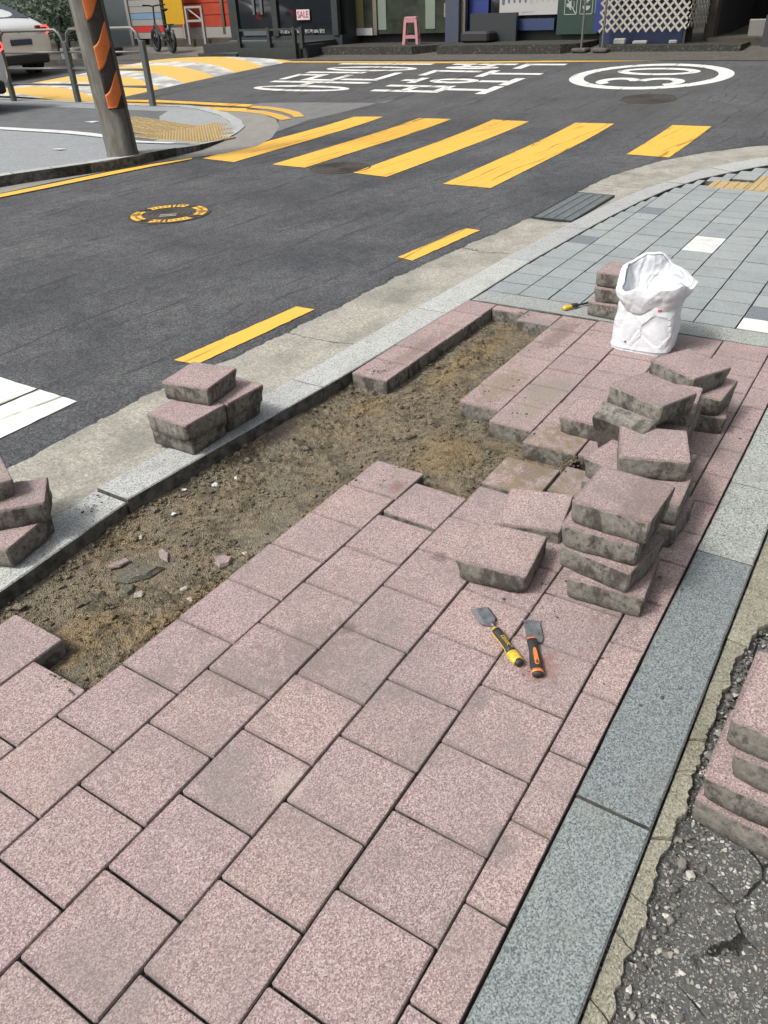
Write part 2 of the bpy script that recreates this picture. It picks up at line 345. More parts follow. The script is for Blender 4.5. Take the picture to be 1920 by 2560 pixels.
M['conc_dark'] = mat_concrete('dark_concrete', [(.022, .022, .019), (.042, .041, .036), (.075, .072, .062)], .4, .15, .3)
M['soil'] = mat_soil()
M['yellow'] = mat_paint('road_paint_yellow', (.80, .46, .075)); M['white'] = mat_paint('road_paint_white', (.74, .74, .70), .5)
M['yellow_old'] = mat_paint('road_paint_yellow_old', (.62, .38, .085), .8, False); M['white_old'] = mat_paint('road_paint_white_old', (.62, .61, .57), .9, False)
M['bed'] = simple('joint_sand', (.040, .034, .030), .95, nz=.5, scale=90, bump=.5)
M['tactile'] = simple('tactile_yellow', (.40, .30, .145), .85, nz=.25, scale=40, bump=.3)

# ------------------------------------------------------------------ ground, road, gutter
gx = [-8, -4, -2, 0, 2, 4, 6, 8]+[8+.25*i for i in range(1, 13)]+[12, 14, 16, 20, 30, 45, 70]; gy = [-60, -20, -6, -2, 0, 2, 4, 8, 12, 20, 30, 45, 70]
def sheet(name, xs, ys, dz, mat, kind='structure', parent=None):
    v = [(x, y, H(x)+dz) for x in xs for y in ys]; n = len(ys)
    f = [(i*n+j, (i+1)*n+j, (i+1)*n+j+1, i*n+j+1) for i in range(len(xs)-1) for j in range(n-1)]
    return setp(link(name, meshdata(name, v, f, mat), parent), kind=kind)
sheet('ground', gx, gy, -.14, M['conc_dark'])

KIN = [(-3, .90), (.6, .93), (1.12, .975), (2.33, .912), (3.4, .885), (4.21, .88), (5.05, .845), (5.5, .815), (6.0, .77), (6.5, .70), (7.0, .575), (7.3, .44), (7.6, .30), (7.85, .16), (8.15, -.10), (8.4, -.5), (8.55, -1.0), (8.62, -1.8), (8.65, -6)]
KOUT = [(-3, 1.06), (.6, 1.09), (1.10, 1.125), (2.33, 1.085), (3.4, 1.07), (4.21, 1.05), (5.06, 1.01), (5.5, .985), (5.9, .95), (6.45, .87), (6.95, .75), (7.35, .66), (7.75, .52), (8.1, .33), (8.45, .02), (8.75, -.42), (8.92, -.95), (9.0, -1.8), (9.03, -6)]
def lin(poly, x):
    for (x0, y0), (x1, y1) in zip(poly, poly[1:]):
        if x0 <= x <= x1: return y0+(y1-y0)*(x-x0)/(x1-x0)
    return poly[-1][1]
# gutter: a ribbon from the kerb out under the asphalt edge
GOUT = [(-3, 1.56), (1.1, 1.545), (1.85, 1.56), (2.3, 1.50), (2.9, 1.475), (3.66, 1.47), (4.3, 1.42), (5.0, 1.36), (5.3, 1.33), (6.2, 1.335), (6.5, 1.33), (6.9, 1.31), (7.2, 1.25), (7.8, 1.10), (8.3, .86), (8.8, .5), (9.25, -.1), (9.45, -.9), (9.5, -1.8), (9.55, -6)]
def resample(poly, step):
    out = []; poly = [Vector((*p, 0)) for p in poly]
    for a, b in zip(poly, poly[1:]):
        n = max(1, int((b-a).length/step))
        for i in range(n): out.append(a.lerp(b, i/n))
    out.append(poly[-1]); return out
def pick(poly, k): 
    L = [0]
    for a, b in zip(poly, poly[1:]): L.append(L[-1]+math.dist(a, b))
    s = k*L[-1]
    for i in range(len(poly)-1):
        if L[i+1] >= s: 
            u = (s-L[i])/(L[i+1]-L[i]+1e-9); return (poly[i][0]+(poly[i+1][0]-poly[i][0])*u, poly[i][1]+(poly[i+1][1]-poly[i][1])*u)
    return poly[-1]
NG = 500
v = []; f = []
for i in range(NG+1):
    a = pick(KOUT, i/NG); b = pick(GOUT, i/NG)
    for j in range(5):
        u = j/4*1.25
        x = a[0]+(b[0]-a[0])*u; y = a[1]+(b[1]-a[1])*u
        v.append((x, y, H(x)-.012-.006*math.sin(math.pi*min(1, u))+.0015*noise.noise((x*6, y*6, 0))))
for i in range(NG):
    for j in range(4): f.append((i*5+j, (i+1)*5+j, (i+1)*5+j+1, i*5+j+1))
_m = M['gutter'].node_tree; t = NT.__new__(NT); t.m = M['gutter']; t.t = _m; t.b = [q for q in _m.nodes if q.type == 'BSDF_PRINCIPLED'][0]
_W = t.pos(); _s = t.sep(_W); _x = t.math('ADD', _s[0], t.math('MULTIPLY', t.math('SUBTRACT', t.noise(_W, 7, 5, .7), .5), .16)); _lines = None
for _jx in (.35, 2.62, 4.35, 6.55):
    _l = t.ramp(t.math('ABSOLUTE', t.math('SUBTRACT', _x, _jx)), [(.003, 1.0), (.008, 0.0)]); _lines = _l if _lines is None else t.math('MAXIMUM', _lines, _l)
_old = t.b.inputs['Base Color'].links[0].from_socket; t.l(t.mix(t.math('MULTIPLY', _lines, .8), t.mix(t.ramp(t.noise(_W, 2.5, 5, .6), [(.45, 0.0), (.7, .45)]), _old, (.14, .135, .12)), (.03, .03, .027)), t.b.inputs['Base Color'])
gutter = setp(link('gutter', meshdata('gutter', v, f, M['gutter'], True)), kind='structure')

# asphalt with a ragged cast edge along the gutter
def rag(x, y, amp): return amp*(noise.noise((x*9, y*9, 3))*1.0+noise.noise((x*31, y*31, 1))*.55+noise.noise((x*90, y*90, 1))*.3)
edge = []
for p in resample(GOUT, .012):
    edge.append((p.x+rag(p.x+3, p.y, .008), p.y+rag(p.x, p.y, .018)))
edge = [e for e in edge if e[0] > -3]
xs_far = [x for x in gx if x > 9.6]
v = []; f = []
# rows from the edge out to the left
offs = [0, .02, .3, 1, 2, 4, 8, 16, 40]
def outdir(i):
    return (0, 1)
NE = len(edge)
# body of the road: polar sweep from the edge towards far left/far end
for e in edge:
    # direction turns from +y to +x along the bend
    k = min(1, max(0, (1.1-e[1])/1.6)); th = math.pi/2*(1-k); dx, dy = math.cos(th), math.sin(th)
    for o in offs:
        x, y = e[0]+dx*o, e[1]+dy*o
        v.append((x, y, H(x)-.008+(-.004 if o == 0 else 0)))
nO = len(offs)
for i in range(NE-1):
    for j in range(nO-1): f.append((i*nO+j, (i+1)*nO+j, (i+1)*nO+j+1, i*nO+j+1))
# refine along the slope: subdivide by clipping is not needed where H is linear; add a fine grid for the bend zone
road_faces = []
for (a, b, c_, d_) in f: road_faces.append((a, b, c_, d_))
me = meshdata('road', v, road_faces, M['asphalt'])
import bmesh
bm = bmesh.new(); bm.from_mesh(me)
for x in [8+.25*i for i in range(0, 13)]+[12, 14, 16, 18, 22]:
    bmesh.ops.bisect_plane(bm, geom=bm.verts[:]+bm.edges[:]+bm.faces[:], plane_co=(x, 0, 0), plane_no=(1, 0, 0))
for vv in bm.verts:
    if vv.co.y > 1.6 or vv.co.x > 9.6: vv.co.z = H(vv.co.x)-.008
bmesh.ops.recalc_face_normals(bm, faces=bm.faces[:])
bm.to_mesh(me); bm.free()
road = setp(link('road', me), kind='structure')

def flat(name, pts, dz, mat, parent=None, step=None, **k):
    """thin painted sheet with real thickness following the ground; pts are world xy"""
    xs = [p[0] for p in pts]; b = bmesh.new(); vs = [b.verts.new((p[0], p[1], 0)) for p in pts]; b.faces.new(vs)
    if max(xs) > 8:
        x = math.floor(min(xs)*4)/4
        while x < min(max(xs), 11.3):
            if x > min(xs): bmesh.ops.bisect_plane(b, geom=b.verts[:]+b.edges[:]+b.faces[:], plane_co=(x, 0, 0), plane_no=(1, 0, 0))
            x += .25
    bmesh.ops.recalc_face_normals(b, faces=b.faces[:])
    for fc in b.faces:
        if fc.normal.z < 0: fc.normal_flip()
    for q in b.verts: q.co.z = H(q.co.x)+dz
    me = bpy.data.meshes.new(name); b.to_mesh(me); b.free(); me.materials.append(mat)
    return setp(link(name, me, parent), **k)
def rough_edge(pts, amp=.004, step=.03):
    out = []
    for a, b in zip(pts, pts[1:]+pts[:1]):
        n = max(1, int(math.dist(a, b)/step))
        for i in range(n):
            x = a[0]+(b[0]-a[0])*i/n; y = a[1]+(b[1]-a[1])*i/n
            out.append((x+amp*noise.noise((x*20, y*20, 1)), y+amp*noise.noise((x*20, y*20, 5))))
    return out
ZP = -.004
def stripe(name, px, mat, parent=road, amp=.004):
    P = [gh(X, Y, ZP) for X, Y in px]; return flat(name, rough_edge([(p.x, p.y) for p in P], amp), ZP, mat, parent)
S = 1920/1659
# yellow crosswalk bars (surveyed corners)
for q in ([(437, 342), (765, 252), (828, 252), (505, 350)], [(588, 355), (905, 255), (975, 257), (658, 362)], [(762, 373), (1065, 258), (1143, 262), (835, 382)],
          [(957, 397), (1243, 265), (1327, 267), (1060, 406)], [(1353, 333), (1453, 270), (1537, 273), (1445, 340)]):
    stripe('crosswalk_bar', [(a*S, b*S) for a, b in q], M['yellow'])
for q in ([(375, 778), (640, 662), (680, 668), (425, 787)], [(860, 555), (1005, 493), (1037, 497), (890, 563)]):
    stripe('yellow_edge_dash', [(a*S, b*S) for a, b in q], M['yellow'], amp=.006)
# near white bars of the other crossing, cut by the left frame edge
flat('white_bar', rough_edge([(1.56, 1.76), (1.545, 2.9), (-.6, 2.9), (-.6, 1.76)][:0] or [(1.56, 1.765), (1.56, 2.02), (.2, 2.02), (.2, 1.765)]), ZP, M['white'], road)
flat('white_bar', rough_edge([(1.56, 2.035), (1.56, 2.6), (.2, 2.6), (.2, 2.035)]), ZP, M['white'], road)
# far yellow edge line
fl = [(280, 165), (500, 157), (715, 156), (1102, 158), (1500, 154), (1920, 148)]
P = [gh(a, b, ZP) for a, b in fl]; P = [Vector((14.0, 19, 0))]+P+[Vector((15.2, -3, 0))]
flat('yellow_edge_line', [(p.x-.0, p.y) for p in P]+[(p.x+.20, p.y) for p in P[::-1]], ZP, M['yellow_old'], road)

M['asphalt_pale'] = mat_concrete('asphalt_worn_pale', [(.10, .10, .10), (.165, .165, .162), (.24, .24, .235)], 1.2, .2, .5)
def pxflat(name, px, dz, mat): P_ = [gh(a, b, dz) for a, b in px]; return flat(name, rough_edge([(p.x, p.y) for p in P_], .02, .1), dz, mat, road)
pxflat('worn_patch', [(610, 262), (660, 257), (780, 256), (960, 258), (990, 246), (905, 268), (830, 287), (770, 300), (690, 330), (690, 318), (700, 296), (690, 285), (650, 275)], -.0055, M['asphalt_pale'])
# lettering on the far lane: baseline runs along +x, tops towards +y
def seg(a, b, wx, wy, dz=ZP):
    return a, b
class Glyph:
    def __init__(s, x0, x1, y0, y1, th): s.x0, s.x1, s.y0, s.y1, s.th = x0, x1, y0, y1, th; s.v = []; s.f = []
    def W(s, p): return (s.x0+(s.x1-s.x0)*p[0], s.y0+(s.y1-s.y0)*p[1])
    def quad(s, q):
        n = len(s.v); s.v += [(x, y, H(x)+ZP) for x, y in q]
        a = sum(q[i][0]*q[(i+1) % 4][1]-q[(i+1) % 4][0]*q[i][1] for i in range(4))
        s.f.append(tuple(range(n, n+4)) if a > 0 else tuple(range(n+3, n-1, -1)))
    def line(s, pts):
        P = [Vector((*s.W(p), 0)) for p in pts]
        h = s.th/2
        for i in range(len(P)-1):
            a, b = P[i], P[i+1]; d = (b-a).normalized(); n = Vector((-d.y, d.x, 0))*h
            ea = 0 if i == 0 else h; eb = 0 if i == len(P)-2 else h
            a2 = a-d*ea*0; b2 = b+d*eb
            s.quad([(a2-n).to_tuple()[:2], (b2-n).to_tuple()[:2], (b2+n).to_tuple()[:2], (a2+n).to_tuple()[:2]])
        return s
    def arc(s, cx, cy, rx, ry, a0=0, a1=360, n=40, th=None):
        th = th or s.th
        X, Y = s.W((cx, cy)); RX = (s.x1-s.x0)*rx; RY = (s.y1-s.y0)*ry
        for i in range(n):
            A = math.radians(a0+(a1-a0)*i/n); B = math.radians(a0+(a1-a0)*(i+1)/n)
            o = lambda t_, r: (X+(RX-r)*math.cos(t_), Y+(RY-r)*math.sin(t_))
            s.quad([o(A, 0), o(B, 0), o(B, th), o(A, th)])
        return s
    def build(s, name, mat):
        o = link(name, meshdata(name, s.v, s.f, mat), road); return o
def G(i, n, xa, xb, y0, y1, gap=.06):
    w_ = (xb-xa)/n; return Glyph(xa+w_*i+gap, xa+w_*(i+1)-gap, y0, y1, .165)
y0, y1 = 7.35, 9.5
q = G(0, 3, 11.32, 14.6, y0, y1); q.arc(.28, .47, .30, .47); q.line([(.56, .55), (.93, .55)]); q.line([(.93, 0), (.93, 1.0)]); q.build('road_lettering', M['white'])
q = G(1, 3, 11.32, 14.6, y0, y1); q.line([(.05, .98), (.62, .98), (.62, .72), (.05, .72), (.05, .45), (.66, .45)]); q.line([(.93, .38), (.93, 1.0)]); q.line([(.15, .38), (.15, .05), (.98, .05)]); q.build('road_lettering', M['white'])
q = G(2, 3, 11.32, 14.6, y0, y1); q.arc(.30, .47, .30, .47); q.line([(.93, 0), (.93, 1.0)]); q.build('road_lettering', M['white'])
y0, y1 = 4.7, 6.9
q = G(0, 4, 11.45, 14.6, y0, y1); q.line([(.15, .98), (.15, .45), (.85, .45), (.85, .98)]); q.line([(.15, .72), (.85, .72)]); q.line([(.5, .45), (.5, .1)]); q.line([(-.02, .08), (1.02, .08)]); q.build('road_lettering', M['white'])
q = G(1, 4, 11.45, 14.6, y0, y1); q.line([(.5, 1.0), (.5, .86)]); q.line([(.1, .86), (.9, .86)]); q.arc(.5, .55, .36, .2); q.line([(.5, .34), (.5, .1)]); q.line([(-.02, .08), (1.02, .08)]); q.build('road_lettering', M['white'])
q = G(2, 4, 11.45, 14.6, y0, y1); q.line([(.1, .97), (.88, .97), (.8, .55)]); q.line([(-.02, .45), (1.02, .45)]); q.line([(.5, .45), (.5, 0)]); q.build('road_lettering', M['white'])
q = G(3, 4, 11.45, 14.6, y0, y1); q.arc(.3, .74, .27, .24); q.line([(.9, .42), (.9, 1.0)]); q.line([(.58, .84), (.9, .84)]); q.line([(.58, .62), (.9, .62)]); q.line([(.15, .32), (.9, .32), (.9, 0)]); q.build('road_lettering', M['white'])
q = Glyph(12.12, 14.62, 1.72, 4.12, .22); q.arc(.5, .5, .5, .5, n=64); q.build('road_speed_ring', M['white'])
q = Glyph(12.52, 13.20, 2.28, 3.55, .17); q.arc(.42, .74, .5, .26, 150, -80, n=24); q.arc(.42, .27, .55, .29, 80, -150, n=24); q.build('road_speed_digit', M['white'])
q = Glyph(13.42, 14.16, 2.28, 3.55, .17); q.arc(.5, .5, .5, .5, n=40); q.build('road_speed_digit', M['white'])

# ------------------------------------------------------------------ speed hump with yellow and white chevrons
def hump():
    a, b = 9.55, 14.85
    def yl(x): t_ = (x-a)/(b-a); return 11.35-.35*t_+.15*math.sin(t_*3.1), 15.6-.2*t_
    nx, ny = 40, 24; v = []; f = []
    for i in range(nx+1):
        x = a+(b-a)*i/nx; r, l_ = yl(x); r -= 1.35*(1-i/nx)*0
        for j in range(ny+1):
            u = j/ny; y = r+(l_-r)*u; e = math.sin(math.pi*u)**.8*.085; v.append((x, y, H(x)-.006+e))
    for i in range(nx):
        for j in range(ny): f.append((i*(ny+1)+j, (i+1)*(ny+1)+j, (i+1)*(ny+1)+j+1, i*(ny+1)+j+1))
    t = NT('hump_paint'); W = t.pos(); s = t.sep(W)
    # bars run across the hump, bent in the middle
    yy = t.math('ABSOLUTE', t.math('SUBTRACT', s[1], 13.6)); yq = t.math('MAXIMUM', t.math('SUBTRACT', 14.6, s[1]), 0.0); k = t.math('ADD', s[0], t.math('MULTIPLY', t.math('MULTIPLY', yq, yq), .085)); k = t.math('ADD', k, t.math('MULTIPLY', t.noise(W, 5, 3), .12))
    fr = t.math('FRACT', t.math('MULTIPLY', k, .70)); yel = t.ramp(fr, [(.0, 1.0), (.56, 1.0), (.58, 0.0), (.98, 0.0), (1.0, 1.0)])
    n = t.noise(W, 2.2, 5, .6); n2 = t.noise(W, 40, 5, .7); worn = t.ramp(n, [(.44, 0.0), (.60, 1.0)])
    wcol = t.mix(t.math('MULTIPLY', worn, .65), (.56, .555, .52), (.16, .16, .158)); ycol = t.mix(t.ramp(n2, [(.45, 0.0), (.8, .6)]), (.62, .40, .10), (.38, .26, .10))
    col = t.mix(yel, wcol, ycol)
    mt = t.done(col, .7, t.bump(n2, .4, .003))
    return setp(link('speed_hump', meshdata('speed_hump', v, f, mt, True), road))
hump()

# ------------------------------------------------------------------ kerbs
def along(poly, x, sec=False): return lin(poly, x)
kerb = empty('kerb', kind='structure')
def slab(name, pts_in, pts_out, z, mat, parent, depth=.18, gap=.004, rough=True):
    """kerb stone between an inner and an outer edge polyline"""
    n = len(pts_in); pc = Vector((0, 0, 0))
    P = pts_in; Q = pts_out; mb = MB(); v = []; f = []
    c = Vector((sum(p[0] for p in P+Q)/(2*n), sum(p[1] for p in P+Q)/(2*n), 0)); bv = .004
    for i in range(n):
        a = Vector((P[i][0], P[i][1], 0)); b = Vector((Q[i][0], Q[i][1], 0)); d = (b-a).normalized()
        j = .0022*noise.noise((a.x*40, a.y*40, 7)); j2 = .0018*noise.noise((b.x*40, b.y*40, 9))
        zz = z+H(a.x)
        v += [Vector((a.x, a.y, zz-depth)), a+d*j+Vector((0, 0, zz-bv)), a+d*(bv+j)+Vector((0, 0, zz)), b-d*(bv+j2)+Vector((0, 0, zz)), b-d*j2+Vector((0, 0, zz-bv)), Vector((b.x, b.y, zz-depth))]
    for i in range(n-1):
        for k in range(5): f.append((i*6+k, i*6+k+1, (i+1)*6+k+1, (i+1)*6+k))
    f.append(tuple(range(5, -1, -1))); f.append(tuple((n-1)*6+k for k in range(6)))
    v = [p-c for p in v]
    me = meshdata(name, v, f, mat); b = bmesh.new(); b.from_mesh(me); bmesh.ops.recalc_face_normals(b, faces=b.faces[:]); b.to_mesh(me); b.free()
    return link(name, me, parent, c)
def kerb_run(cuts, z, mat, gap=.004):
    for s0, s1 in zip(cuts, cuts[1:]):
        n = max(3, int((s1-s0)/.04)); pi, po = [], []
        for i in range(n+1):
            x = s0+gap/2+(s1-s0-gap)*i/n
            pi.append((x, lin(KIN, x))); po.append((x, lin(KOUT, x)))
        slab('kerb_stone', pi, po, z(s0), mat, kerb)
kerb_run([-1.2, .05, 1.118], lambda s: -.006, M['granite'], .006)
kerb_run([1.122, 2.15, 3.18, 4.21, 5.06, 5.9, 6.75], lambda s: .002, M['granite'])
# bend: cut by arc fraction
def arc_slabs(I, O, n, parent, mat, z=0.0, m_=8):
    for i in range(n):
        a = [pick(I, (i+(j/m_)*.985)/n) for j in range(m_+1)]; b = [pick(O, (i+(j/m_)*.985)/n) for j in range(m_+1)]
        slab('kerb_stone', a, b, z, mat, parent)
ib = [(6.76, lin(KIN, 6.76))]+[p for p in KIN if p[0] > 6.76][:-1]; ob = [(6.76, lin(KOUT, 6.76))]+[p for p in KOUT if p[0] > 6.76][:-1]
arc_slabs(ib, ob, 5, kerb, M['granite'], .002)

rk = empty('right_kerb', kind='structure')
for (a, b, z, mt) in ((-.9, .797, -.001, 'granite_blue'), (.803, 1.752, .002, 'granite_blue'), (1.757, 2.182, .001, 'granite_coarse'), (2.187, 2.95, 0, 'granite_coarse'), (2.955, 3.44, 0, 'granite_coarse')):
    n = 14; slab('kerb_stone', [(a+(b-a)*i/n, -.855) for i in range(n+1)], [(a+(b-a)*i/n, -.704) for i in range(n+1)], z, M[mt], rk)

# ------------------------------------------------------------------ pink paving
PT = .07
def paver_me(name, mat, sx=.196, sy=.196, h=PT, n=0, seed=0):
    """laid paver: rounded outline, chamfered arris, about sixty triangles"""
    r = random.Random(seed); v = []; f = []; rr = .0035
    hx, hy = sx/2, sy/2
    ring = [(hx-rr, -hy), (hx, -hy+rr), (hx, hy-rr), (hx-rr, hy), (-hx+rr, hy), (-hx, hy-rr), (-hx, -hy+rr), (-hx+rr, -hy)]
    ring = [(x+r.uniform(-.0012, .0012), y+r.uniform(-.0012, .0012)) for x, y in ring]
    for z, k in ((-h, .985), (-.004, 1.0), (0, .962)):
        for x, y in ring: v.append((x*k if k < 1 and z < -.01 else (x-math.copysign(.0019, x) if z == 0 else x), y*k if k < 1 and z < -.01 else (y-math.copysign(.0019, y) if z == 0 else y), z+(r.uniform(-.0004, .0004) if z == 0 else 0)))
    for q in range(2):
        for i in range(8): f.append((q*8+i, q*8+(i+1) % 8, q*8+8+(i+1) % 8, q*8+8+i))
    f.append(tuple(range(16, 24)))
    f.append(tuple(range(7, -1, -1)))
    return meshdata(name, v, f, mat)
paving = empty('pavement', kind='structure')
tiles = []           # (x0,x1,y0,y1)
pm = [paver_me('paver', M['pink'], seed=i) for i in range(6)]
pms = [paver_me('paver', M['pink_sandy'], seed=i) for i in range(3)]
def sm(a, b, x): t_ = min(1, max(0, (x-a)/(b-a))); return t_*t_*(3-2*t_)
def yb(c, x):        # row line c (in paver widths to the right of row line 0) -> y
    if c == 3.5: return -.700
    k = 1-.1*sm(1.3, 2.4, x) if c < 0 else 1
    extra = -.012 if c >= 3 else (-.006*sm(1.5, 2.5, x) if c > 0 else 0)
    return -.2*c*k+extra
def lay(c0, c1, x0, x1, sandy=False, dz=None, rot=None, shift=(0, 0)):
    xm = (x0+x1)/2; ya, yb_ = yb(c0, xm), yb(c1, xm)
    tiles.append((x0, x1, yb_, ya))
    g_ = .0032
    o = link('paver', random.choice(pms if sandy else pm), paving, (xm+shift[0], (ya+yb_)/2+shift[1], (random.uniform(-.0015, .0010) if dz is None else dz)))
    turn = 0 if abs((x1-x0)-(ya-yb_)) > .02 else random.choice((0, 1, 2, 3))
    o.rotation_euler = (random.uniform(-.003, .003), random.uniform(-.003, .003), (random.uniform(-.004, .004) if rot is None else rot)+turn*math.pi/2)
    sx, sy = (x1-x0-g_-.0014)/.196, (ya-yb_-g_)/.196
    if turn % 2: sx, sy = sy, sx
    o.scale = (sx, sy, 1)
    return o
PX = .1954
def rowx(joints, c0, c1, **k):
    for a, b in zip(joints, joints[1:]): lay(c0, c1, a, b, **k)
nn = lambda a, b, off: [PX*(i+off) for i in range(a, b+1)]
rowx(nn(-3, 9, 0)[:-1]+[1.748], -2, -1)
rowx(nn(-3, 7, .5), -1, 0); lay(-1, 0, PX*7.5+.008, 1.672, dz=.004, rot=-.02, shift=(.004, -.004))
rowx(nn(-4, 9, 0)[:-1]+[1.772], 0, 1)
o = lay(0, 1, 1.782, 1.982, dz=.006, sandy=True)
rowx(nn(-4, 8, .5), 1, 2)
lay(1, 2, 1.853, 2.03, sandy=True)
rowx(nn(-5, 8, 0)+[1.753, 1.943, 2.13, 2.32, 2.51, 2.70, 2.89, 3.06, 3.245, 3.425], 2, 3)
rowx(nn(-5, 8, .5)+[1.835, 2.02, 2.205, 2.395, 2.585, 2.775, 2.965, 3.15, 3.33, 3.43], 3, 3.5)
rowx([-.5+.0, -.3, -.105, .09, .285, .482], -3, -2); rowx([-.2, .0, .18, .375, .572], -4, -3); 
for a, b in ((-.2, 0), (0, .19), (.19, .31)): lay(-4.6, -4, a, b)
rowx([2.305, 2.49, 2.67, 2.85, 3.03, 3.22, 3.415], -2, -1)
rowx([2.205, 2.395, 2.59, 2.77, 2.945, 3.10, 3.29, 3.42], -1, 0)
rowx([2.112, 2.297], 0, 1, sandy=True); rowx([2.297, 2.48, 2.665, 2.85, 3.04, 3.22, 3.422], 0, 1)
rowx([2.12, 2.305, 2.485, 2.67, 2.855, 3.04, 3.22, 3.425], 1, 2)
lay(-3, -2, 3.255, 3.41); lay(-4, -3, 3.345, 3.412)
rowx([2.335, 2.52, 2.695, 2.875, 3.04, 3.235, 3.415], -5.02, -4)

# joint bed outside the dug area
for (x0, x1, y0_, y1_) in ((-1.4, 3.46, -.70, -.23), (-1.4, .3, -.23, 1.0), (.3, 1.4, -.23, .02)):
    pass
box('paving_bed', (-1.4, -.702, -.13), (3.46, .99, -.085), M['bed'], paving)

# ------------------------------------------------------------------ dug-out soil
def soil_z(x, y):
    z = -.066
    sm_ = min(1, max(.13, .12+2.4*noise.noise((x*2.3+4, y*3.2, 6))+.7*sm(.62, .40, y)*(1-sm(1.5, 1.9, x))))
    z += .011*noise.noise((x*3.1, y*3.1, 2))+.007*noise.noise((x*9, y*9, 4))+sm_*(.009*abs(noise.noise((x*24, y*24, 1)))+.012*noise.noise((x*55, y*55, 1))+.006*noise.noise((x*120, y*120, 1)))
    def hill(cx, cy, rx, ry, h): 
        r = ((x-cx)/rx)**2+((y-cy)/ry)**2; return h*math.exp(-r)
    z += hill(.66, .60, .13, .10, .022)+hill(.80, .46, .22, .05, .016)+hill(1.95, .25, .2, .12, .016)+hill(2.9, .56, .5, .10, .020)+hill(1.15, .42, .2, .06, .018)
    z -= hill(.50, .44, .09, .05, .012)
    z += .012*max(0, 1-(lin(KIN, x)-y)/.05) if y < lin(KIN, x) else 0
    return z
xs = np.arange(.28, 3.46, .0055); ys = np.arange(-.26, 1.0, .0055)
v = [(float(x), float(y), soil_z(float(x), float(y))) for x in xs for y in ys]; n = len(ys)
f = []
for i in range(len(xs)-1):
    for j in range(n-1):
        f.append((i*n+j, (i+1)*n+j, (i+1)*n+j+1, i*n+j+1))
soil = setp(link('soil', meshdata('soil', v, f, M['soil'], True)), kind='structure')
# under the laid pavers everywhere else the sand lies just below the joints
mb = MB()
for (x0, x1, y0_, y1_) in ((-1.4, .28, -.70, .99), (.28, 3.46, -.70, -.26)): mb.box((x0, y0_, -.080), (x1, y1_, -.018))
mb.build('joint_sand', M['bed'], paving)
# joint sand between laid pavers inside the dug area, kept clear of every open edge
_st = .01; _X = np.arange(.28, 3.43, _st); _Y = np.arange(-.26, .93, _st); _m = np.zeros((len(_X), len(_Y)), bool)
for (x0, x1, a, b) in tiles:
    _m |= ((_X > x0-.004-_st*.6) & (_X < x1+.004+_st*.6))[:, None] & ((_Y > a-.004-_st*.6) & (_Y < b+.004+_st*.6))[None, :]
_e = _m.copy()
for _ in range(3):
    q_ = _e.copy(); q_[1:, :] &= _e[:-1, :]; q_[:-1, :] &= _e[1:, :]; q_[:, 1:] &= _e[:, :-1]; q_[:, :-1] &= _e[:, 1:]; q_[:, 0] = _e[:, 0]; q_[0, :] = _e[0, :]; _e = q_
mb = MB()
for ix in range(len(_X)):
    iy = 0
    while iy < len(_Y):
        if _e[ix, iy]:
            k_ = iy
            while k_+1 < len(_Y) and _e[ix, k_+1]: k_ += 1
            x_ = float(_X[ix]); mb.add([(x_-_st/2, float(_Y[iy])-_st/2, -.018), (x_+_st/2, float(_Y[iy])-_st/2, -.018), (x_+_st/2, float(_Y[k_])+_st/2, -.018), (x_-_st/2, float(_Y[k_])+_st/2, -.018)], [(0, 1, 2, 3)]); iy = k_
        iy += 1
mb.build('packed_sand', M['bed'], paving)

def in_tile(x, y, mg=0.0):
    for (x0, x1, a, b) in tiles:
        if x0-mg < x < x1+mg and a-mg < y < b+mg: return True
    return False
# crumbs and clods: nobody could count them
ICO = [(0, 0, -1), (.72, -.53, -.45), (-.28, -.85, -.45), (-.89, 0, -.45), (-.28, .85, -.45), (.72, .53, -.45), (.28, -.85, .45), (-.72, -.53, .45), (-.72, .53, .45), (.28, .85, .45), (.89, 0, .45), (0, 0, 1)]
ICF = [(0, 1, 2), (1, 0, 5), (0, 2, 3), (0, 3, 4), (0, 4, 5), (1, 5, 10), (2, 1, 6), (3, 2, 7), (4, 3, 8), (5, 4, 9), (1, 10, 6), (2, 6, 7), (3, 7, 8), (4, 8, 9), (5, 9, 10), (6, 10, 11), (7, 6, 11), (8, 7, 11), (9, 8, 11), (10, 9, 11)]
def lump(mb, x, y, z, r, rg=random, flatz=.7):
    a = rg.uniform(0, 6.3); ca, sa = math.cos(a), math.sin(a); sx, sy, sz = rg.uniform(.7, 1.3)*r, rg.uniform(.7, 1.2)*r, rg.uniform(.6, 1.0)*r*flatz
    v = []
    for p in ICO:
        k = rg.uniform(.7, 1.25); X, Y, Z = p[0]*sx*k, p[1]*sy*k, p[2]*sz*k; v.append((x+X*ca-Y*sa, y+X*sa+Y*ca, z+Z))
    mb.add(v, ICF)
mb = MB(); cnt = 0
rg = random.Random(3)
while cnt < 8000:
    x = rg.uniform(.3, 3.4); y = rg.uniform(-.02, .97)
    if in_tile(x, y, .001) or y > lin(KIN, x)-.004: continue
    dens = .35+.9*noise.noise((x*5, y*5, 8))+(.5 if y < .47 and x < 1.75 else 0)
    if rg.random() > dens*.9: continue
    r = min(.013, .0017*math.exp(rg.gauss(.30, .62))); lump(mb, x, y, soil_z(x, y)+r*.45, r, rg, .9); cnt += 1
for _ in range(900):
    x = rg.uniform(.5, 1.75); y = .405+abs(rg.gauss(0, .035)) if rg.random() < .6 else lin(KIN, x)-abs(rg.gauss(0, .05))-.01
    if in_tile(x, y, .001): continue
    r = min(.017, .0032*math.exp(rg.gauss(.3, .55))); lump(mb, x, y, soil_z(x, y)+r*.45, r, rg, .9)
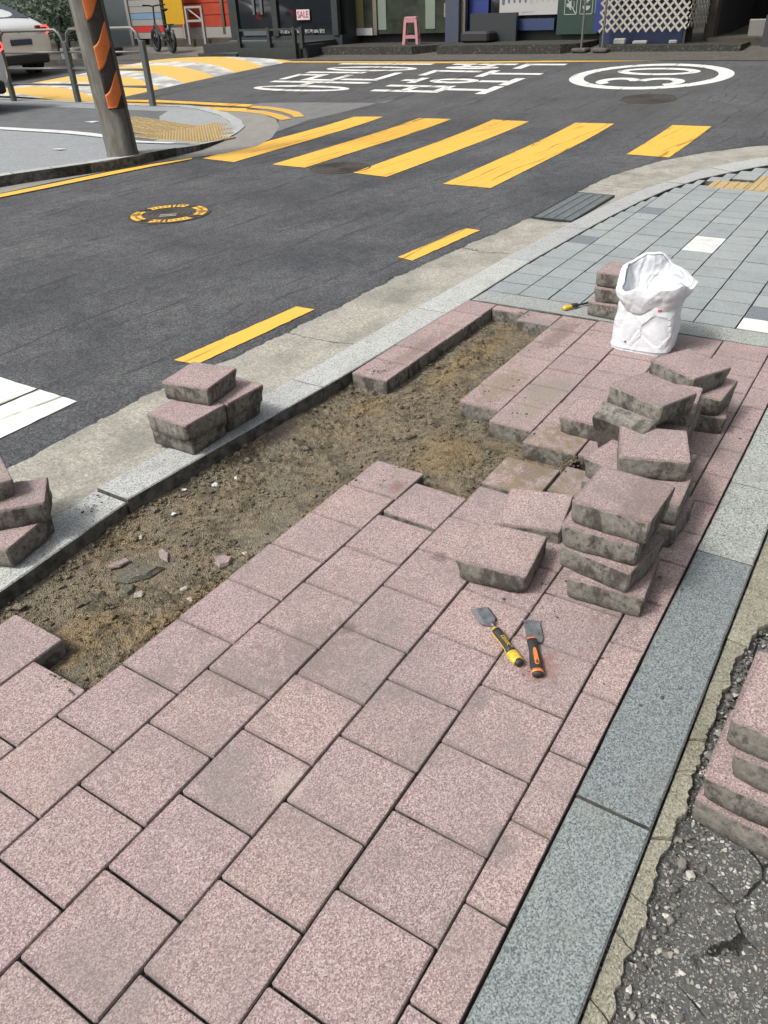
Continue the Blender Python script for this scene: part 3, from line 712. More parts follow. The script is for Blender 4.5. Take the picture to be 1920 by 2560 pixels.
mb.build('soil_clods', M['soil'], None, kind='stuff', label='loose dark clods scattered over the dug out soil bed')
mb = MB(); cnt = 0
# crumbs kicked onto the paving and kerbs: density by distance to given spots
spots = [(1.66, .30, .10), (1.95, -.06, .10), (2.05, -.12, .09), (1.90, -.03, .07), (2.3, .1, .16), (2.5, .28, .2), (3.33, .55, .1), (3.1, .28, .25), (2.75, .8, .3), (2.4, .82, .1), (1.6, -.63, .2), (1.2, -.76, .25), (.9, 1.0, .22), (1.05, 1.05, .08), (1.6, .1, .1), (1.45, -.35, .15), (.5, .5, .06), (3.35, .2, .15), (2.6, -.7, .2), (1.3, -.5, .25)]
while cnt < 1500:
    s_ = rg.choice(spots); x = rg.gauss(s_[0], s_[2]*.5); y = rg.gauss(s_[1], s_[2]*.35)
    onk = (lin(KIN, x) < y < lin(KOUT, x)) or -.85 < y < -.71
    if not (in_tile(x, y, -.004) or onk): continue
    r = min(.007, .0011*math.exp(rg.gauss(.2, .6))); lump(mb, x, y, r*.35, r, rg, .6); cnt += 1
M['crumb'] = simple('damp_soil_crumb', (.075, .065, .050), .95, nz=.4, scale=90)
mb.build('soil_crumbs', M['crumb'], None, kind='stuff', label='dark soil crumbs sprinkled on the pink pavers and kerb')
# dirt caught in the joints next to the dig
mb = MB()
for _ in range(420):
    x = rg.choice([rg.uniform(1.8, 2.12), rg.uniform(1.9, 2.12), rg.uniform(2.1, 3.3)]); y = rg.gauss(-.2 if x > 1.95 else 0, .012) if x < 2.13 else rg.gauss(.19*(1 if rg.random() < .5 else 1.85), .008)
    r = rg.uniform(.003, .009); lump(mb, x, y, -.012+rg.uniform(-.01, .004), r, rg)
mb.build('soil_spill', M['soil'], None, kind='stuff', label='dark soil spilled into the gap between the pavers')

# ------------------------------------------------------------------ loose pavers
def loose_me(seed, broken=False, s=.2, h=PT):
    r = random.Random(seed); v = []; f = []; K = 9; ch = .05
    base = []
    for q in range(4):
        a = q*math.pi/2; ca, sa = math.cos(a), math.sin(a)
        for i in range(K):
            u = -1+ch+(2-2*ch)*i/(K-1); base.append((ca*1.0-sa*u, sa*1.0+ca*u))
    N = len(base)
    cc = [r.uniform(0, 1) for _ in range(4)]
    lv = [(-h, .955), (-h+.005, .985), (-h*.75, 1.0), (-h*.5, 1.0), (-h*.3, 1.0), (-.010, 1.0), (-.003, .999), (0, .982)]
    for z, k in lv:
        for i, (bx, by) in enumerate(base):
            x, y = bx*s/2*k, by*s/2*k; low = min(1, max(0, (-z-.012)/.03))
            d = noise.noise((x*22+seed*7.7, y*22, z*22))*.0040*low+noise.noise((x*80+seed, y*80, z*80))*.0012
            # chipped lower corners
            cn = max(0, (abs(bx*by)-.62)/.3); q = (0 if bx > 0 else 1)+(0 if by > 0 else 2)
            d -= cn*low*(.008 if cc[q] > .45 else .002)
            L = math.hypot(x, y); x += x/L*d; y += y/L*d
            if broken and x > .045: x = .045+(x-.045)*.25+.02*noise.noise((y*30, z*45, 3))
            v.append((x, y, z+(noise.noise((x*15, y*15, seed))*.0030 if z <= -h+.001 else (noise.noise((x*60, y*60, seed))*.0006 if z == 0 else 0))))
    for q in range(len(lv)-1):
        for i in range(N): f.append((q*N+i, q*N+(i+1) % N, (q+1)*N+(i+1) % N, (q+1)*N+i))
    f.append(tuple((len(lv)-1)*N+i for i in range(N))); f.append(tuple(range(N-1, -1, -1)))
    me = meshdata('loose_paver', v, f, M['pink'], True)
    try: me.set_sharp_from_angle(angle=math.radians(32))
    except Exception: pass
    return me
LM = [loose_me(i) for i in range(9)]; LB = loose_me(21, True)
li = [0]
def loose(center, ang, zt, label, group=None, tilt=(0, 0), me=None, s=1.0):
    li[0] += 1
    o = link('loose_paver', me or LM[(li[0]*4) % 9], None, (center[0], center[1], zt), (math.radians(tilt[0]), math.radians(tilt[1]), math.radians(ang)+(li[0] % 4)*math.pi/2*(0 if me or tilt != (0, 0) else 1)))
    o.scale = (s, s, 1)
    return setp(o, label=label, cat='paver', group=group)
def edge(zt, P, Q, s=.2):       # front edge of the top face, left and right corner in the photograph
    a, b = g(*P, zt), g(*Q, zt); e = (b-a).normalized(); n = Vector((-e.y, e.x, 0)); c = (a+b)/2+n*s/2
    return (c.x, c.y), math.degrees(math.atan2(n.y, n.x))
def zz(o, s, x, y): return (o[0]+x/s, o[1]+y/s)
ZA = lambda x, y: zz((1100, 1080), 2.676, x, y); ZB = lambda x, y: zz((1400, 820), 3.19, x, y)
ZJ = lambda x, y: zz((340, 880), 4.88, x, y); ZI = lambda x, y: zz((0, 1100), 5.53, x, y); ZH = lambda x, y: zz((1660, 1500), 3.16, x, y)
GA = 'pavers of the tall front stack'
for zt, P, Q, lab in ((.07, (850, 970), (1372, 1112), 'bottom paver of the tall four-high stack near the scrapers, damp and dark'),
                      (.141, (800, 750), (1275, 950), 'third paver down in the tall four-high stack, turned so its corner juts right'),
                      (.212, (810, 620), (1330, 760), 'second paver from the top of the tall four-high stack, red rim showing'),
                      (.283, (885, 455), (1405, 610), 'top paver of the tall four-high stack, clean pink face')):
    c, a = edge(zt, ZA(*P), ZA(*Q)); loose(c, a, zt, lab, GA)
c, a = edge(.072, ZA(105, 850), ZA(580, 970)); loose(c, a, .072, 'single loose paver lying alone on the paving just behind the scrapers')
c, a = edge(.045, ZA(345, 590), ZA(805, 680)); loose((c[0]+.006, c[1]), a, .044, 'half lifted paver tipped in its slot beside the tall stack', tilt=(-4, -2))
GB = 'pavers of the heap behind the tall stack'
c, a = edge(.213, ZB(460, 1020), ZB(1060, 1075)); B = c
loose((B[0]+.02, B[1]+.075), a-24, .07, 'lowest paver sticking out left behind the tall stack', GB)
loose((B[0]+.015, B[1]+.07), a-32, .141, 'paver under the skewed top one, its corner poking left onto the soil', GB)
loose(c, a, .213, 'skewed paver directly behind the tall stack, black damp front edge', GB)
loose((B[0]-.105, B[1]-.045), -3, .07, 'low paver in shade between the tall stack and the right kerb', GB)
loose((B[0]-.10, B[1]-.035), 3, .141, 'shaded paver on the low one beside the right kerb', GB)
GC = 'pavers of the untidy middle heap'
c, a = edge(.262, ZB(345, 520), ZB(820, 700)); Cc = c
dR = g(*ZB(1075, 670), .2); dB = g(*ZB(1145, 475), .2); e = (dB-dR).normalized(); n = Vector((-e.y, e.x, 0)); dc = (dR+dB)/2+n*.1; da = math.degrees(math.atan2(e.y, e.x))
loose((dc.x+.03, dc.y+.25), da-8, .066, 'flat paver at the left end of the middle heap, grey side towards the soil', GC)
loose((dc.x+.01, dc.y+.01), da+4, .066, 'lowest paver of the middle heap, deep in shade', GC)
loose((dc.x+.02, dc.y), da-3, .133, 'middle layer paver of the untidy heap', GC)
loose((dc.x, dc.y), da, .2, 'broad flat paver at the back of the middle heap, bright right edge', GC)
loose((Cc[0]-.045, Cc[1]-.055), -12, .07, 'low paver under the pointed one of the middle heap', GC)
loose((Cc[0]-.035, Cc[1]-.04), 12, .141, 'pink topped paver peeping out below the pointed one', GC)
o = loose((Cc[0]-.060, Cc[1]+.025), a, .150, 'paver leaning on edge at the left of the middle heap, bare grey underside showing', GC, tilt=(0, 66))
loose((Cc[0]+.02, Cc[1]), a, .276, 'pointed paver crowning the middle heap, tipped towards the kerb', GC, tilt=(3, 5))
GE = 'pavers of the heap below the white bag'
c, a = edge(.213, ZB(730, 275), ZB(1050, 410)); 
loose((c[0]+.01, c[1]-.055), 8, .07, 'bottom paver of the heap nearest the white bag', GE)
loose((c[0]+.015, c[1]-.05), -4, .141, 'second paver of the heap nearest the white bag, dark side facing the kerb', GE)
loose(c, a, .218, 'turned paver on top of the heap nearest the white bag', GE, tilt=(2, 2))
GJ = 'pavers stacked on the left kerb'
c, a = edge(.0, ZJ(280, 1140), ZJ(700, 1290)); c0 = (1.545, 1.085)
loose(c0, 1, .072, 'lower near paver of the stack on the granite kerb', GJ); loose((c0[0]+.203, c0[1]+.005), -1, .072, 'lower far paver of the stack on the granite kerb', GJ)
c, a = edge(.143, ZJ(160, 760), ZJ(560, 890)); loose(c, a, .143, 'upper near paver of the kerb stack with a chipped front corner', GJ)
loose((c[0]+.203, c[1]-.012), a-1, .143, 'upper far paver of the kerb stack, half covered by the top one', GJ)
c, a = edge(.214, ZJ(320, 365), ZJ(855, 450)); loose(c, a, .214, 'single top paver crowning the stack on the granite kerb', GJ)
GI = 'pavers stacked at the left frame edge'
k1 = g(*ZI(715, 1010), .072); loose((k1.x-.12, k1.y+.075), 14, .072, 'bottom paver of the stack cut off by the left picture edge', GI)
k2 = g(*ZI(400, 540), .143); loose((k2.x-.075, k2.y-.02), 50, .143, 'broken paver with a ragged end in the stack at the left picture edge', GI, me=LB)
k3 = g(*ZI(165, 500), .214); a = math.radians(67); loose((k3.x+.1*(math.cos(a)-math.sin(a)), k3.y+.1*(math.sin(a)+math.cos(a))), 67, .214, 'top paver of the stack at the left picture edge, cocked towards the road', GI, tilt=(3, -4))
GH = 'pavers stacked on the old asphalt'
def corner(zt, P, ang, s=.2):    # near-left corner and heading of the left edge
    p = g(*P, zt); a = math.radians(ang); e = Vector((math.cos(a), math.sin(a), 0)); n = Vector((math.sin(a), -math.cos(a), 0)); c = p+e*s/2+n*s/2
    return (c.x, c.y), ang
zb = -.028
for k, P, ang, lab in ((1, (250, 1560), -6, 'muddy bottom paver of the stack on the old asphalt'), (2, (312, 1388), -2, 'second paver of the right-hand stack with grainy red top'),
                       (3, (556, 1215), 0, 'third paver of the right-hand stack'), (4, (530, 935), -4, 'top near paver of the right-hand stack, pale corner')):
    zt = zb+.071*k; c, a = corner(zt, ZH(*P), ang); loose(c, a, zt, lab, GH)
    if k in (2,): loose((c[0]+.205, c[1]-.012), a, zt, 'second layer paver lying behind in the right-hand stack', GH)
    if k == 3: loose((c[0]+.21, c[1]-.01), a+2, zt, 'pale paver behind the top of the right-hand stack', GH)
    if k == 1: loose((c[0]+.21, c[1]-.01), a+2, zt, 'bottom layer paver at the back of the right-hand stack', GH)
GK = 'pavers stacked beside the white bag'
ZK = lambda x, y: zz((1350, 620), 2.91, x, y)
kb = g(*ZK(350, 497), 0)
loose((kb.x+.10, kb.y-.095), -4, .072, 'bottom paver of the three-high stack hiding behind the white bag', GK)
loose((kb.x+.115, kb.y-.105), 3, .143, 'middle paver of the three-high stack behind the white bag', GK)
loose((kb.x+.125, kb.y-.11), -1, .215, 'top paver of the three-high stack behind the white bag, dusty pink face', GK)

# ------------------------------------------------------------------ fragments in the soil
def shard(pts, h, name, label, mat, cat, loc, rot=(0, 0, 0), top=.8, group=None):
    n = len(pts); v = [(x, y, 0) for x, y in pts]+[(x*1.04, y*1.04, h*.55) for x, y in pts]+[(x*top, y*top, h+random.uniform(-.003, .003)) for x, y in pts]
    f = [tuple(range(n-1, -1, -1)), tuple(range(2*n, 3*n))]+[(i, (i+1) % n, (i+1) % n+n, i+n) for i in range(n)]+[(i+n, (i+1) % n+n, (i+1) % n+2*n, i+2*n) for i in range(n)]
    v = [(a+random.uniform(-.0015, .0015), b+random.uniform(-.0015, .0015), c_-h) for a, b, c_ in v]
    return setp(link(name, meshdata(name, v, f, mat), None, loc, rot), label=label, cat=cat, group=group)
ZF = lambda x, y: zz((200, 1300), 3.318, x, y)
def spt(x, y, dz=0): 
    p = g(*ZF(x, y), -.05); return (p.x, p.y, soil_z(p.x, p.y)+dz)
M['conc_frag'] = mat_concrete('paver_core', [(.06, .06, .048), (.13, .125, .10), (.22, .21, .175)], 1.5, .3, .8)
shard([(-.034, -.008), (-.02, .018), (.012, .03), (.03, .012), (.022, -.022), (-.012, -.026)], .022, 'paver_fragment', 'chunky pink paver fragment beside the laid row in the soil', M['pink'], 'fragment', spt(1180, 320, .020), (0, .1, .3), .9)
shard([(-.035, .0), (-.015, .014), (.03, .012), (.035, .0), (.0, -.012)], .008, 'paver_fragment', 'thin pink sliver resting above the big grey lump', M['pink'], 'fragment', spt(320, 365, .016), (.15, 0, -.55), .9)
shard([(-.038, -.004), (-.01, .015), (.03, .014), (.038, .0), (.005, -.013)], .008, 'paver_fragment', 'flat pink sliver pressed into the middle of the soil', M['pink'], 'fragment', spt(695, 270, .007), (0, 0, .95), .9)
shard([(-.075, .0), (-.05, .024), (.0, .03), (.05, .022), (.078, .004), (.03, -.022), (-.03, -.028)], .030, 'concrete_lump', 'large grey wedge of broken concrete lying in the dug soil', M['conc_frag'], 'concrete lump', spt(480, 440, .022), (.1, .05, -.62), .72)
shard([(-.03, .0), (-.01, .02), (.02, .018), (.03, -.004), (.005, -.02), (-.02, -.016)], .022, 'concrete_lump', 'small grey lump below the large wedge', M['conc_frag'], 'concrete lump', spt(390, 575, .014), (.1, 0, .2), .75)
shard([(-.028, .0), (-.006, .016), (.026, .012), (.03, -.006), (.0, -.016)], .016, 'concrete_lump', 'grey lump half under the edge of the laid pavers', M['conc_frag'], 'concrete lump', spt(1310, 385, .016), (.1, 0, -.6), .75)
M['chip'] = simple('pale_chip', (.36, .34, .29), .8, nz=.4, scale=90)
for k, (x, y, s_, lab) in enumerate(((485, 610, .9, 'pale flaky chip just right of the small grey lump'), (930, 660, .9, 'pale chip near the row edge low in the soil'), (865, 560, .7, 'small pinkish chip mid soil above the pale one'), (500, 125, .5, 'tiny white chip near the kerb shadow'), (1360, 250, .5, 'tiny pale pebble beside the chunky pink fragment'))):
    shard([(-.02*s_, 0), (-.006*s_, .012*s_), (.018*s_, .009*s_), (.02*s_, -.006*s_), (0, -.012*s_)], .007, 'pale_chip', lab, M['chip'], 'chip', spt(x, y, .010), (.2, .1, k*1.3), .7, 'pale chips in the soil')
ZL = lambda x, y: zz((0, 900), 1.728, x, y)
for k, (x, y, lab) in enumerate(((928, 535, 'largest white flake lying in the upper soil'), (1020, 508, 'small white flake right of the largest one'), (797, 558, 'white flake left of the largest one'), (752, 668, 'thin white sliver below the row of flakes'))):
    p = g(*ZL(x, y), -.06); s_ = (1, .5, .6, .6)[k]
    shard([(-.016*s_, 0), (-.008*s_, .011*s_), (.012*s_, .010*s_), (.018*s_, -.004*s_), (0, -.010*s_)], .005, 'white_flake', lab, M['gpav_white'], 'flake', (p.x, p.y, soil_z(p.x, p.y)+.008), (.1, 0, k), .8, 'white flakes in the soil')
p = g(*ZL(1325, 385), -.06); shard([(-.016, 0), (-.004, .012), (.014, .008), (.016, -.006), (0, -.012)], .014, 'pebble', 'round grey pebble in the middle of the dug strip', M['conc_frag'], 'pebble', (p.x, p.y, soil_z(p.x, p.y)+.016), (0, 0, 0), .6)
# broken corner of the laid block bottom left
nb = shard([(-.03, -.012), (-.01, .018), (.02, .022), (.034, -.002), (.01, -.022)], .03, 'paver_fragment', 'dark crumbled corner piece at the cut end of the laid row', M['conc_frag'], 'fragment', (.47, .43, -.004), (.1, .2, .5), .8)

# ------------------------------------------------------------------ ground right of the kerb
v = []; f = []; xs = np.arange(-1.3, 3.5, .02); ys = np.arange(-2.6, -.84, .02); n = len(ys)
for x in xs:
    for y in ys:
        x_, y_ = float(x), float(y); z = -.030+.005*noise.noise((x_*4, y_*4, 1))+.004*noise.noise((x_*17, y_*17, 1))+.002*noise.noise((x_*45, y_*45, 1))
        v.append((x_, y_, z-.012*math.exp(-((y_+.93)/.02)**2)))
for i in range(len(xs)-1):
    for j in range(n-1): f.append((i*n+j, (i+1)*n+j, (i+1)*n+j+1, i*n+j+1))
verge = setp(link('old_asphalt', meshdata('old_asphalt', v, f, M['old_asphalt'], True)), kind='structure')
edging = empty('concrete_edging', kind='structure')
x = -.7; rg = random.Random(11)
def wid(x):
    w_ = .034+.008*noise.noise((x*6, 3, 1))+.012*noise.noise((x*23, 3, 1))+.006*noise.noise((x*70, 3, 1))
    return w_+.07*sm(1.35, 1.6, x)*(.8+.6*noise.noise((x*5, 9, 1)))
slant = 0.0
while x < 3.3:
    L = rg.uniform(.05, .13) if x < 1.25 else rg.uniform(.10, .2); s2_ = rg.uniform(-.02, .03)
    n_ = 12; pts = [(x+.0015+(L-.003)*i/n_, -.859) for i in range(n_+1)]
    def side(xx, sl, dirn):
        w_ = wid(xx+sl); return [(xx+sl*k/5+.004*noise.noise((xx*50, k*2.1, 2)), -.859-w_*k/5) for k in range(1, 5)]
    right = side(x+L-.0015, s2_, 1); left = side(x+.0015, slant, -1)
    xa, xb = x+slant+.002, x+L+s2_-.002
    outer_ = [(xb+(xa-xb)*i/n_, -.859-wid(xb+(xa-xb)*i/n_)+rg.uniform(-.002, .002)) for i in range(n_+1)]
    pts = pts+right+outer_+left[::-1]
    N = len(pts); cx, cy = sum(p[0] for p in pts)/N, sum(p[1] for p in pts)/N; zt = -.012+rg.uniform(-.005, .003)
    v = [(p[0]-cx, p[1]-cy, -.05) for p in pts]+[(p[0]-cx, p[1]-cy, zt-.004-.003*rg.random()) for p in pts]+[((p[0]-cx)*.965, (p[1]-cy)*.95, zt+rg.uniform(-.0008, .0008)) for p in pts]
    f = [(i, i+N, (i+1) % N+N, (i+1) % N) for i in range(N)]+[(i+N, i+2*N, (i+1) % N+2*N, (i+1) % N+N) for i in range(N)]
    me = meshdata('concrete_chunk', v, f, M['edge_conc']); b = bmesh.new(); b.from_mesh(me); b.verts.ensure_lookup_table()
    tf = b.faces.new([b.verts[i] for i in range(2*N, 3*N)]); bmesh.ops.triangulate(b, faces=[tf]); bmesh.ops.recalc_face_normals(b, faces=b.faces[:]); b.to_mesh(me); b.free()
    link('concrete_chunk', me, edging, (cx, cy, 0), (rg.uniform(-.02, .02), rg.uniform(-.02, .02), 0))
    x += L; slant = s2_
mb = MB()
for _ in range(2600):
    x = rg.uniform(-.4, 3.2); y = -.90-abs(rg.gauss(0, .035))*(1 if rg.random() < .6 else 6)
    r = min(.012, .0018*math.exp(rg.gauss(.35, .6))); lump(mb, x, y, -.030+r*.3, r, rg)
t = NT('loose_stones'); ocl = t.sep(t.vor(t.pos(), 60, 'F1', 'Color'))[0]
M['stones'] = t.done(t.ramp(ocl, [(0, (.05, .05, .047)), (.6, (.14, .135, .12)), (.85, (.32, .30, .26)), (1, (.6, .58, .52))]), .9)
mb.build('loose_gravel', M['stones'], None, kind='stuff', label='loose gravel and crumbled asphalt along the concrete edging')
mb = MB()
for _ in range(500):     # grass tufts in the gap by the far right kerb
    x = rg.gauss(1.95, .10); y = -.875-abs(rg.gauss(0, .03)); a = rg.uniform(0, 6.3); L = rg.uniform(.01, .03); dx, dy = math.cos(a), math.sin(a)
    mb.add([(x-dy*.0012, y+dx*.0012, -.03), (x+dy*.0012, y-dx*.0012, -.03), (x+dx*L*.5, y+dy*L*.5, -.03+L)], [(0, 1, 2)])
M['grass'] = simple('grass', (.06, .10, .025), .8, nz=.4)
mb.build('grass_tufts', M['grass'], None, kind='stuff', label='sparse green grass sprouting against the right kerb stone')

# ------------------------------------------------------------------ grey pavement beyond
gp = empty('grey_pavement', kind='structure')
def unit(name, mat, seed=0): return paver_me(name, mat, .196, .196, .06, seed=seed)
gm = [unit('grey_paver', M['gpav'], i) for i in range(4)]; gw = unit('grey_paver', M['gpav_white'], 5); gd = unit('grey_paver', M['gpav_dark'], 6)
bandm = unit('band_slab', M['granite_coarse'], 9)
def put(me, name, x0, x1, y0_, y1_, dz=0, gap=.0035, par=gp):
    o = link(name, me, par, ((x0+x1)/2, (y0_+y1_)/2, H((x0+x1)/2)+dz+random.uniform(-.0012, .0008))); o.scale = ((x1-x0-gap)/.196, (y1_-y0_-gap)/.196, 1); return o
# tactile bar tiles
def tactile_me(bars=True):
    mb = MB(); mb.box((-.148, -.148, -.05), (.148, .148, 0))
    if bars:
        for k in range(4): mb.box((-.135, -.1125+k*.075-.014, 0), (.135, -.1125+k*.075+.014, .005))
    else:
        for i in range(6):
            for j in range(6):
                x, y = -.122+i*.0488, -.122+j*.0488; mb.prism([(x+.012*math.cos(a*math.pi/3), y+.012*math.sin(a*math.pi/3)) for a in range(6)], 0, .005)
    return meshdata('tactile_tile', mb.v, mb.f, M['tactile'])
tb, td = tactile_me(), tactile_me(False)
TACT = []
for i in range(9):
    for j in range(2):
        x, y = 6.83+j*.30+i*.012, .30-i*.30
        if y > lin(KIN, min(x+.15, 8.6))-.16: continue
        TACT.append((x, y)); o = link('tactile_tile', tb, gp, (x, y, .001))
yy = .88
for k in range(4): put(bandm, 'band_slab', 3.432, 3.605, yy-.78, yy, gap=.002); yy -= .78
cols = [.875, .69, .52, .345, .155, -.035, -.225, -.42, -.61]
while cols[-1] > -3.0: cols.append(cols[-1]-.19)
for ci, (ya, yb_) in enumerate(zip(cols, cols[1:])):
    off = (.01, .0, .02, .06, .10, .0, 0, .02, .09, .04)[ci % 10]
    x = 3.607; first = True
    while x < 8.8:
        x2 = x+(.186 if not first else .186-off*.9); first = False
        # keep inside the kerb line
        lim = lin([(p[0], p[1]) for p in KIN], min(x2, 8.6)) if x2 < 8.6 else -9
        if yb_ > lim-.01: x = x2; continue
        top = min(ya, lim-.008)
        if top-yb_ < .03: x = x2; continue
        if ya < -1.6 and x > 6.5: x = x2; continue
        tact = any(abs((x+x2)/2-p_[0]) < .17 and abs((yb_+top)/2-p_[1]) < .17 for p_ in TACT)
        r_ = random.random(); me_ = gm[int(r_*4)]
        if r_ > .975: me_ = gd
        if ci == 4 and 4.9 < (x+x2)/2 < 5.1: me_ = gw
        if ci == 7 and x < 3.7: me_ = gw
        if ci == 7 and 4.35 < (x+x2)/2 < 4.55 or ci == 0 and 4.7 < (x+x2)/2 < 4.9 or ci == 8 and 4.3 < x < 4.5: me_ = gd
        if tact: x = x2; continue
        put(me_, 'grey_paver', x, x2, yb_, top)
        x = x2
box('grey_paving_bed', (3.44, -3.4, -.13), (7.9, .6, -.025), M['bed'], gp)
box('grey_paving_bed', (3.44, .6, -.13), (5.9, .8, -.025), M['bed'], gp)

# ------------------------------------------------------------------ drain grate
gr = empty('drain_grate', (5.69, 1.165, 0), label='rusty black steel drain grate set in the gutter before the bend', cat='drain grate')
M['rust'] = simple('black_steel', (.055, .06, .062), .5, .6, nz=.5, scale=60)
mb = MB(); W_, L_ = .155, .45
for (a, b) in (((-L_, -W_, -.03), (L_, -W_+.012, .001)), ((-L_, W_-.012, -.03), (L_, W_, .001)), ((-L_, -W_+.012, -.03), (-L_+.01, W_-.012, .001)), ((L_-.01, -W_+.012, -.03), (L_, W_-.012, .001))): mb.box(a, b)
mb.build('grate_frame', M['rust'], gr)
bme = None
for i in range(34):
    x = -L_+.02+i*(2*L_-.04)/33
    if bme is None: bme = meshdata('grate_bar', MB().box((-.004, -W_+.012, -.025), (.004, W_-.012, 0)).v, MB().box((-.004, -W_+.012, -.025), (.004, W_-.012, 0)).f, simple('galvanised_bar', (.20, .225, .235), .5, .3, nz=.3))
    link('grate_bar', bme, gr, (x, 0, 0))
for k in range(3): MB().box((-L_+.01, -.078+k*.078-.003, -.012), (L_-.01, -.078+k*.078+.003, .0035)).build('grate_rod', M['granite_blue'], gr)
MB().box((-L_, -W_, -.032), (L_, W_, -.026)).build('grate_pit', M['bed'], gr)

# ------------------------------------------------------------------ manhole covers
M['iron'] = simple('cast_iron', (.085, .075, .065), .6, .4, nz=.4, scale=70, bump=.3)
def manhole(name, cx, cy, r, label, painted=False, ang=0):
    root = empty(name, (cx, cy, H(cx)-.008), ang, label=label, cat='manhole cover')
    sl_ = math.atan((H(cx+.2)-H(cx-.2))/.4); root.rotation_euler = (0, -sl_, ang) if not painted else (0, 0, ang)
    N = 48; mb = MB()
    def ring(r0, r1, z0, z1):
        v = []; 
        for i in range(N):
            a = 2*math.pi*i/N; c_, s_ = math.cos(a), math.sin(a); v += [(r0*c_, r0*s_, z0), (r0*c_, r0*s_, z1), (r1*c_, r1*s_, z1), (r1*c_, r1*s_, z0)]
        f = []
        for i in range(N):
            j = (i+1) % N
            for k in range(3): f.append((i*4+k, j*4+k, j*4+k+1, i*4+k+1))
        return v, f
    MB().add(*ring(r*.945, r, -.02, .006)).build('manhole_frame', M['iron'], root)
    mb = MB(); mb.prism([(r*.935*math.cos(2*math.pi*i/N), r*.935*math.sin(2*math.pi*i/N)) for i in range(N)], -.02, .003)
    if not painted:
        for k in range(6): mb.add(*ring(r*(.12+.13*k), r*(.16+.13*k), .003, .0065))
    else:
        for k in range(4): mb.add(*ring(r*(.10+.13*k), r*(.14+.13*k), .003, .006))
    mb.build('manhole_lid', M['iron'], root)
    if painted:
        for q in range(4):
            a0 = math.radians(q*90+12); a1 = math.radians(q*90+82); n_ = 14; v = []; f = []
            for i in range(n_+1):
                a = a0+(a1-a0)*i/n_
                for rr in (.66, .92): v += [(r*rr*math.cos(a), r*rr*math.sin(a), .008)]
            for i in range(n_): f.append((i*2, i*2+1, i*2+3, i*2+2))
            link('painted_ring', meshdata('painted_ring', v, f, M['yellow']), root)
        mbd = MB()
        for k in range(44):
            a = 2*math.pi*k/44
            if k % 11 in (0, 4, 5): 
                x, y = r*.79*math.cos(a), r*.79*math.sin(a); mbd.box((-r*.11, -r*.022, .0085), (r*.11, r*.022, .0105), Matrix.Translation((x, y, 0)) @ Matrix.Rotation(a, 4, 'Z'))
            else:
                x, y = r*.79*math.cos(a), r*.79*math.sin(a); mbd.box((-r*.03, -r*.02, .0085), (r*.03, r*.02, .0105), Matrix.Translation((x, y, 0)) @ Matrix.Rotation(a, 4, 'Z'))
        mbd.build('ring_studs', M['iron'], root)
        for k in range(2): MB().box((-r*.2, -.03-k*.05, .007), (r*.2, -.01-k*.05, .0085), Matrix.Rotation(-.94, 4, 'Z') @ Matrix.Translation((.0, -.02, 0))).build('lid_mark', M['chip'], root)
    return root
manhole('manhole_cover', 4.235, 3.955, .325, 'round manhole cover with a yellow painted ring in the near lane', True)
manhole('manhole_cover', 6.36, 3.80, .30, 'brown iron manhole cover between two yellow crosswalk bars')
manhole('manhole_cover', 11.45, 2.35, .36, 'grey manhole cover in front of the painted speed circle')

# ------------------------------------------------------------------ traffic island on the left
isl = empty('island_pavement', kind='structure')
def ip(X, Y, z=.085): p = g(X, Y, z); return (p.x, p.y)
# outline: near kerb foot (from left), tip, far kerb
near = [(-160, 470), (0, 441), (120, 424), (263, 404), (350, 395), (443, 384)]
NB = [ip(a, b, .085) for a, b in near[:4]]+[ip(350, 395, .06), ip(443, 384, .02)]
tip = [ip(a, b, .0) for a, b in ((500, 375), (560, 352), (598, 330), (612, 318), (603, 303), (570, 292), (520, 285), (470, 279))]
far = [(9.25, 9.35), (9.35, 11.2), (9.4, 12.8), (9.4, 18)]
OUT = NB+tip+far+[(9.0, 18), (2.2, 18), (2.2, NB[0][1]+1)]
def iz(p):
    return .085*sm(.55, 2.3, math.hypot(p[0]-8.1, p[1]-6.5))
b = bmesh.new(); vs = [b.verts.new((p[0], p[1], iz(p))) for p in OUT]; fc = b.faces.new(vs); bmesh.ops.recalc_face_normals(b, faces=[fc])
if fc.normal.z < 0: fc.normal_flip()
r = bmesh.ops.extrude_face_region(b, geom=[fc])
for e in r['geom']:
    if isinstance(e, bmesh.types.BMVert): e.co.z -= .22
for q in range(14):
    bmesh.ops.bisect_plane(b, geom=b.verts[:]+b.edges[:]+b.faces[:], plane_co=(0, 6.2+.25*q, 0), plane_no=(0, 1, 0))
    bmesh.ops.bisect_plane(b, geom=b.verts[:]+b.edges[:]+b.faces[:], plane_co=(5.8+.25*q, 0, 0), plane_no=(1, 0, 0))
for vtx in b.verts:
    if vtx.co.z > -.05: vtx.co.z = iz((vtx.co.x, vtx.co.y))
bmesh.ops.recalc_face_normals(b, faces=b.faces[:])
me = bpy.data.meshes.new('island_body'); b.to_mesh(me); b.free()
M['isl'] = mat_granite('island_blocks', (.19, .205, .215), (.245, .262, .272), (.31, .325, .33), .5); me.materials.append(M['isl'])
link('island_body', me, isl)
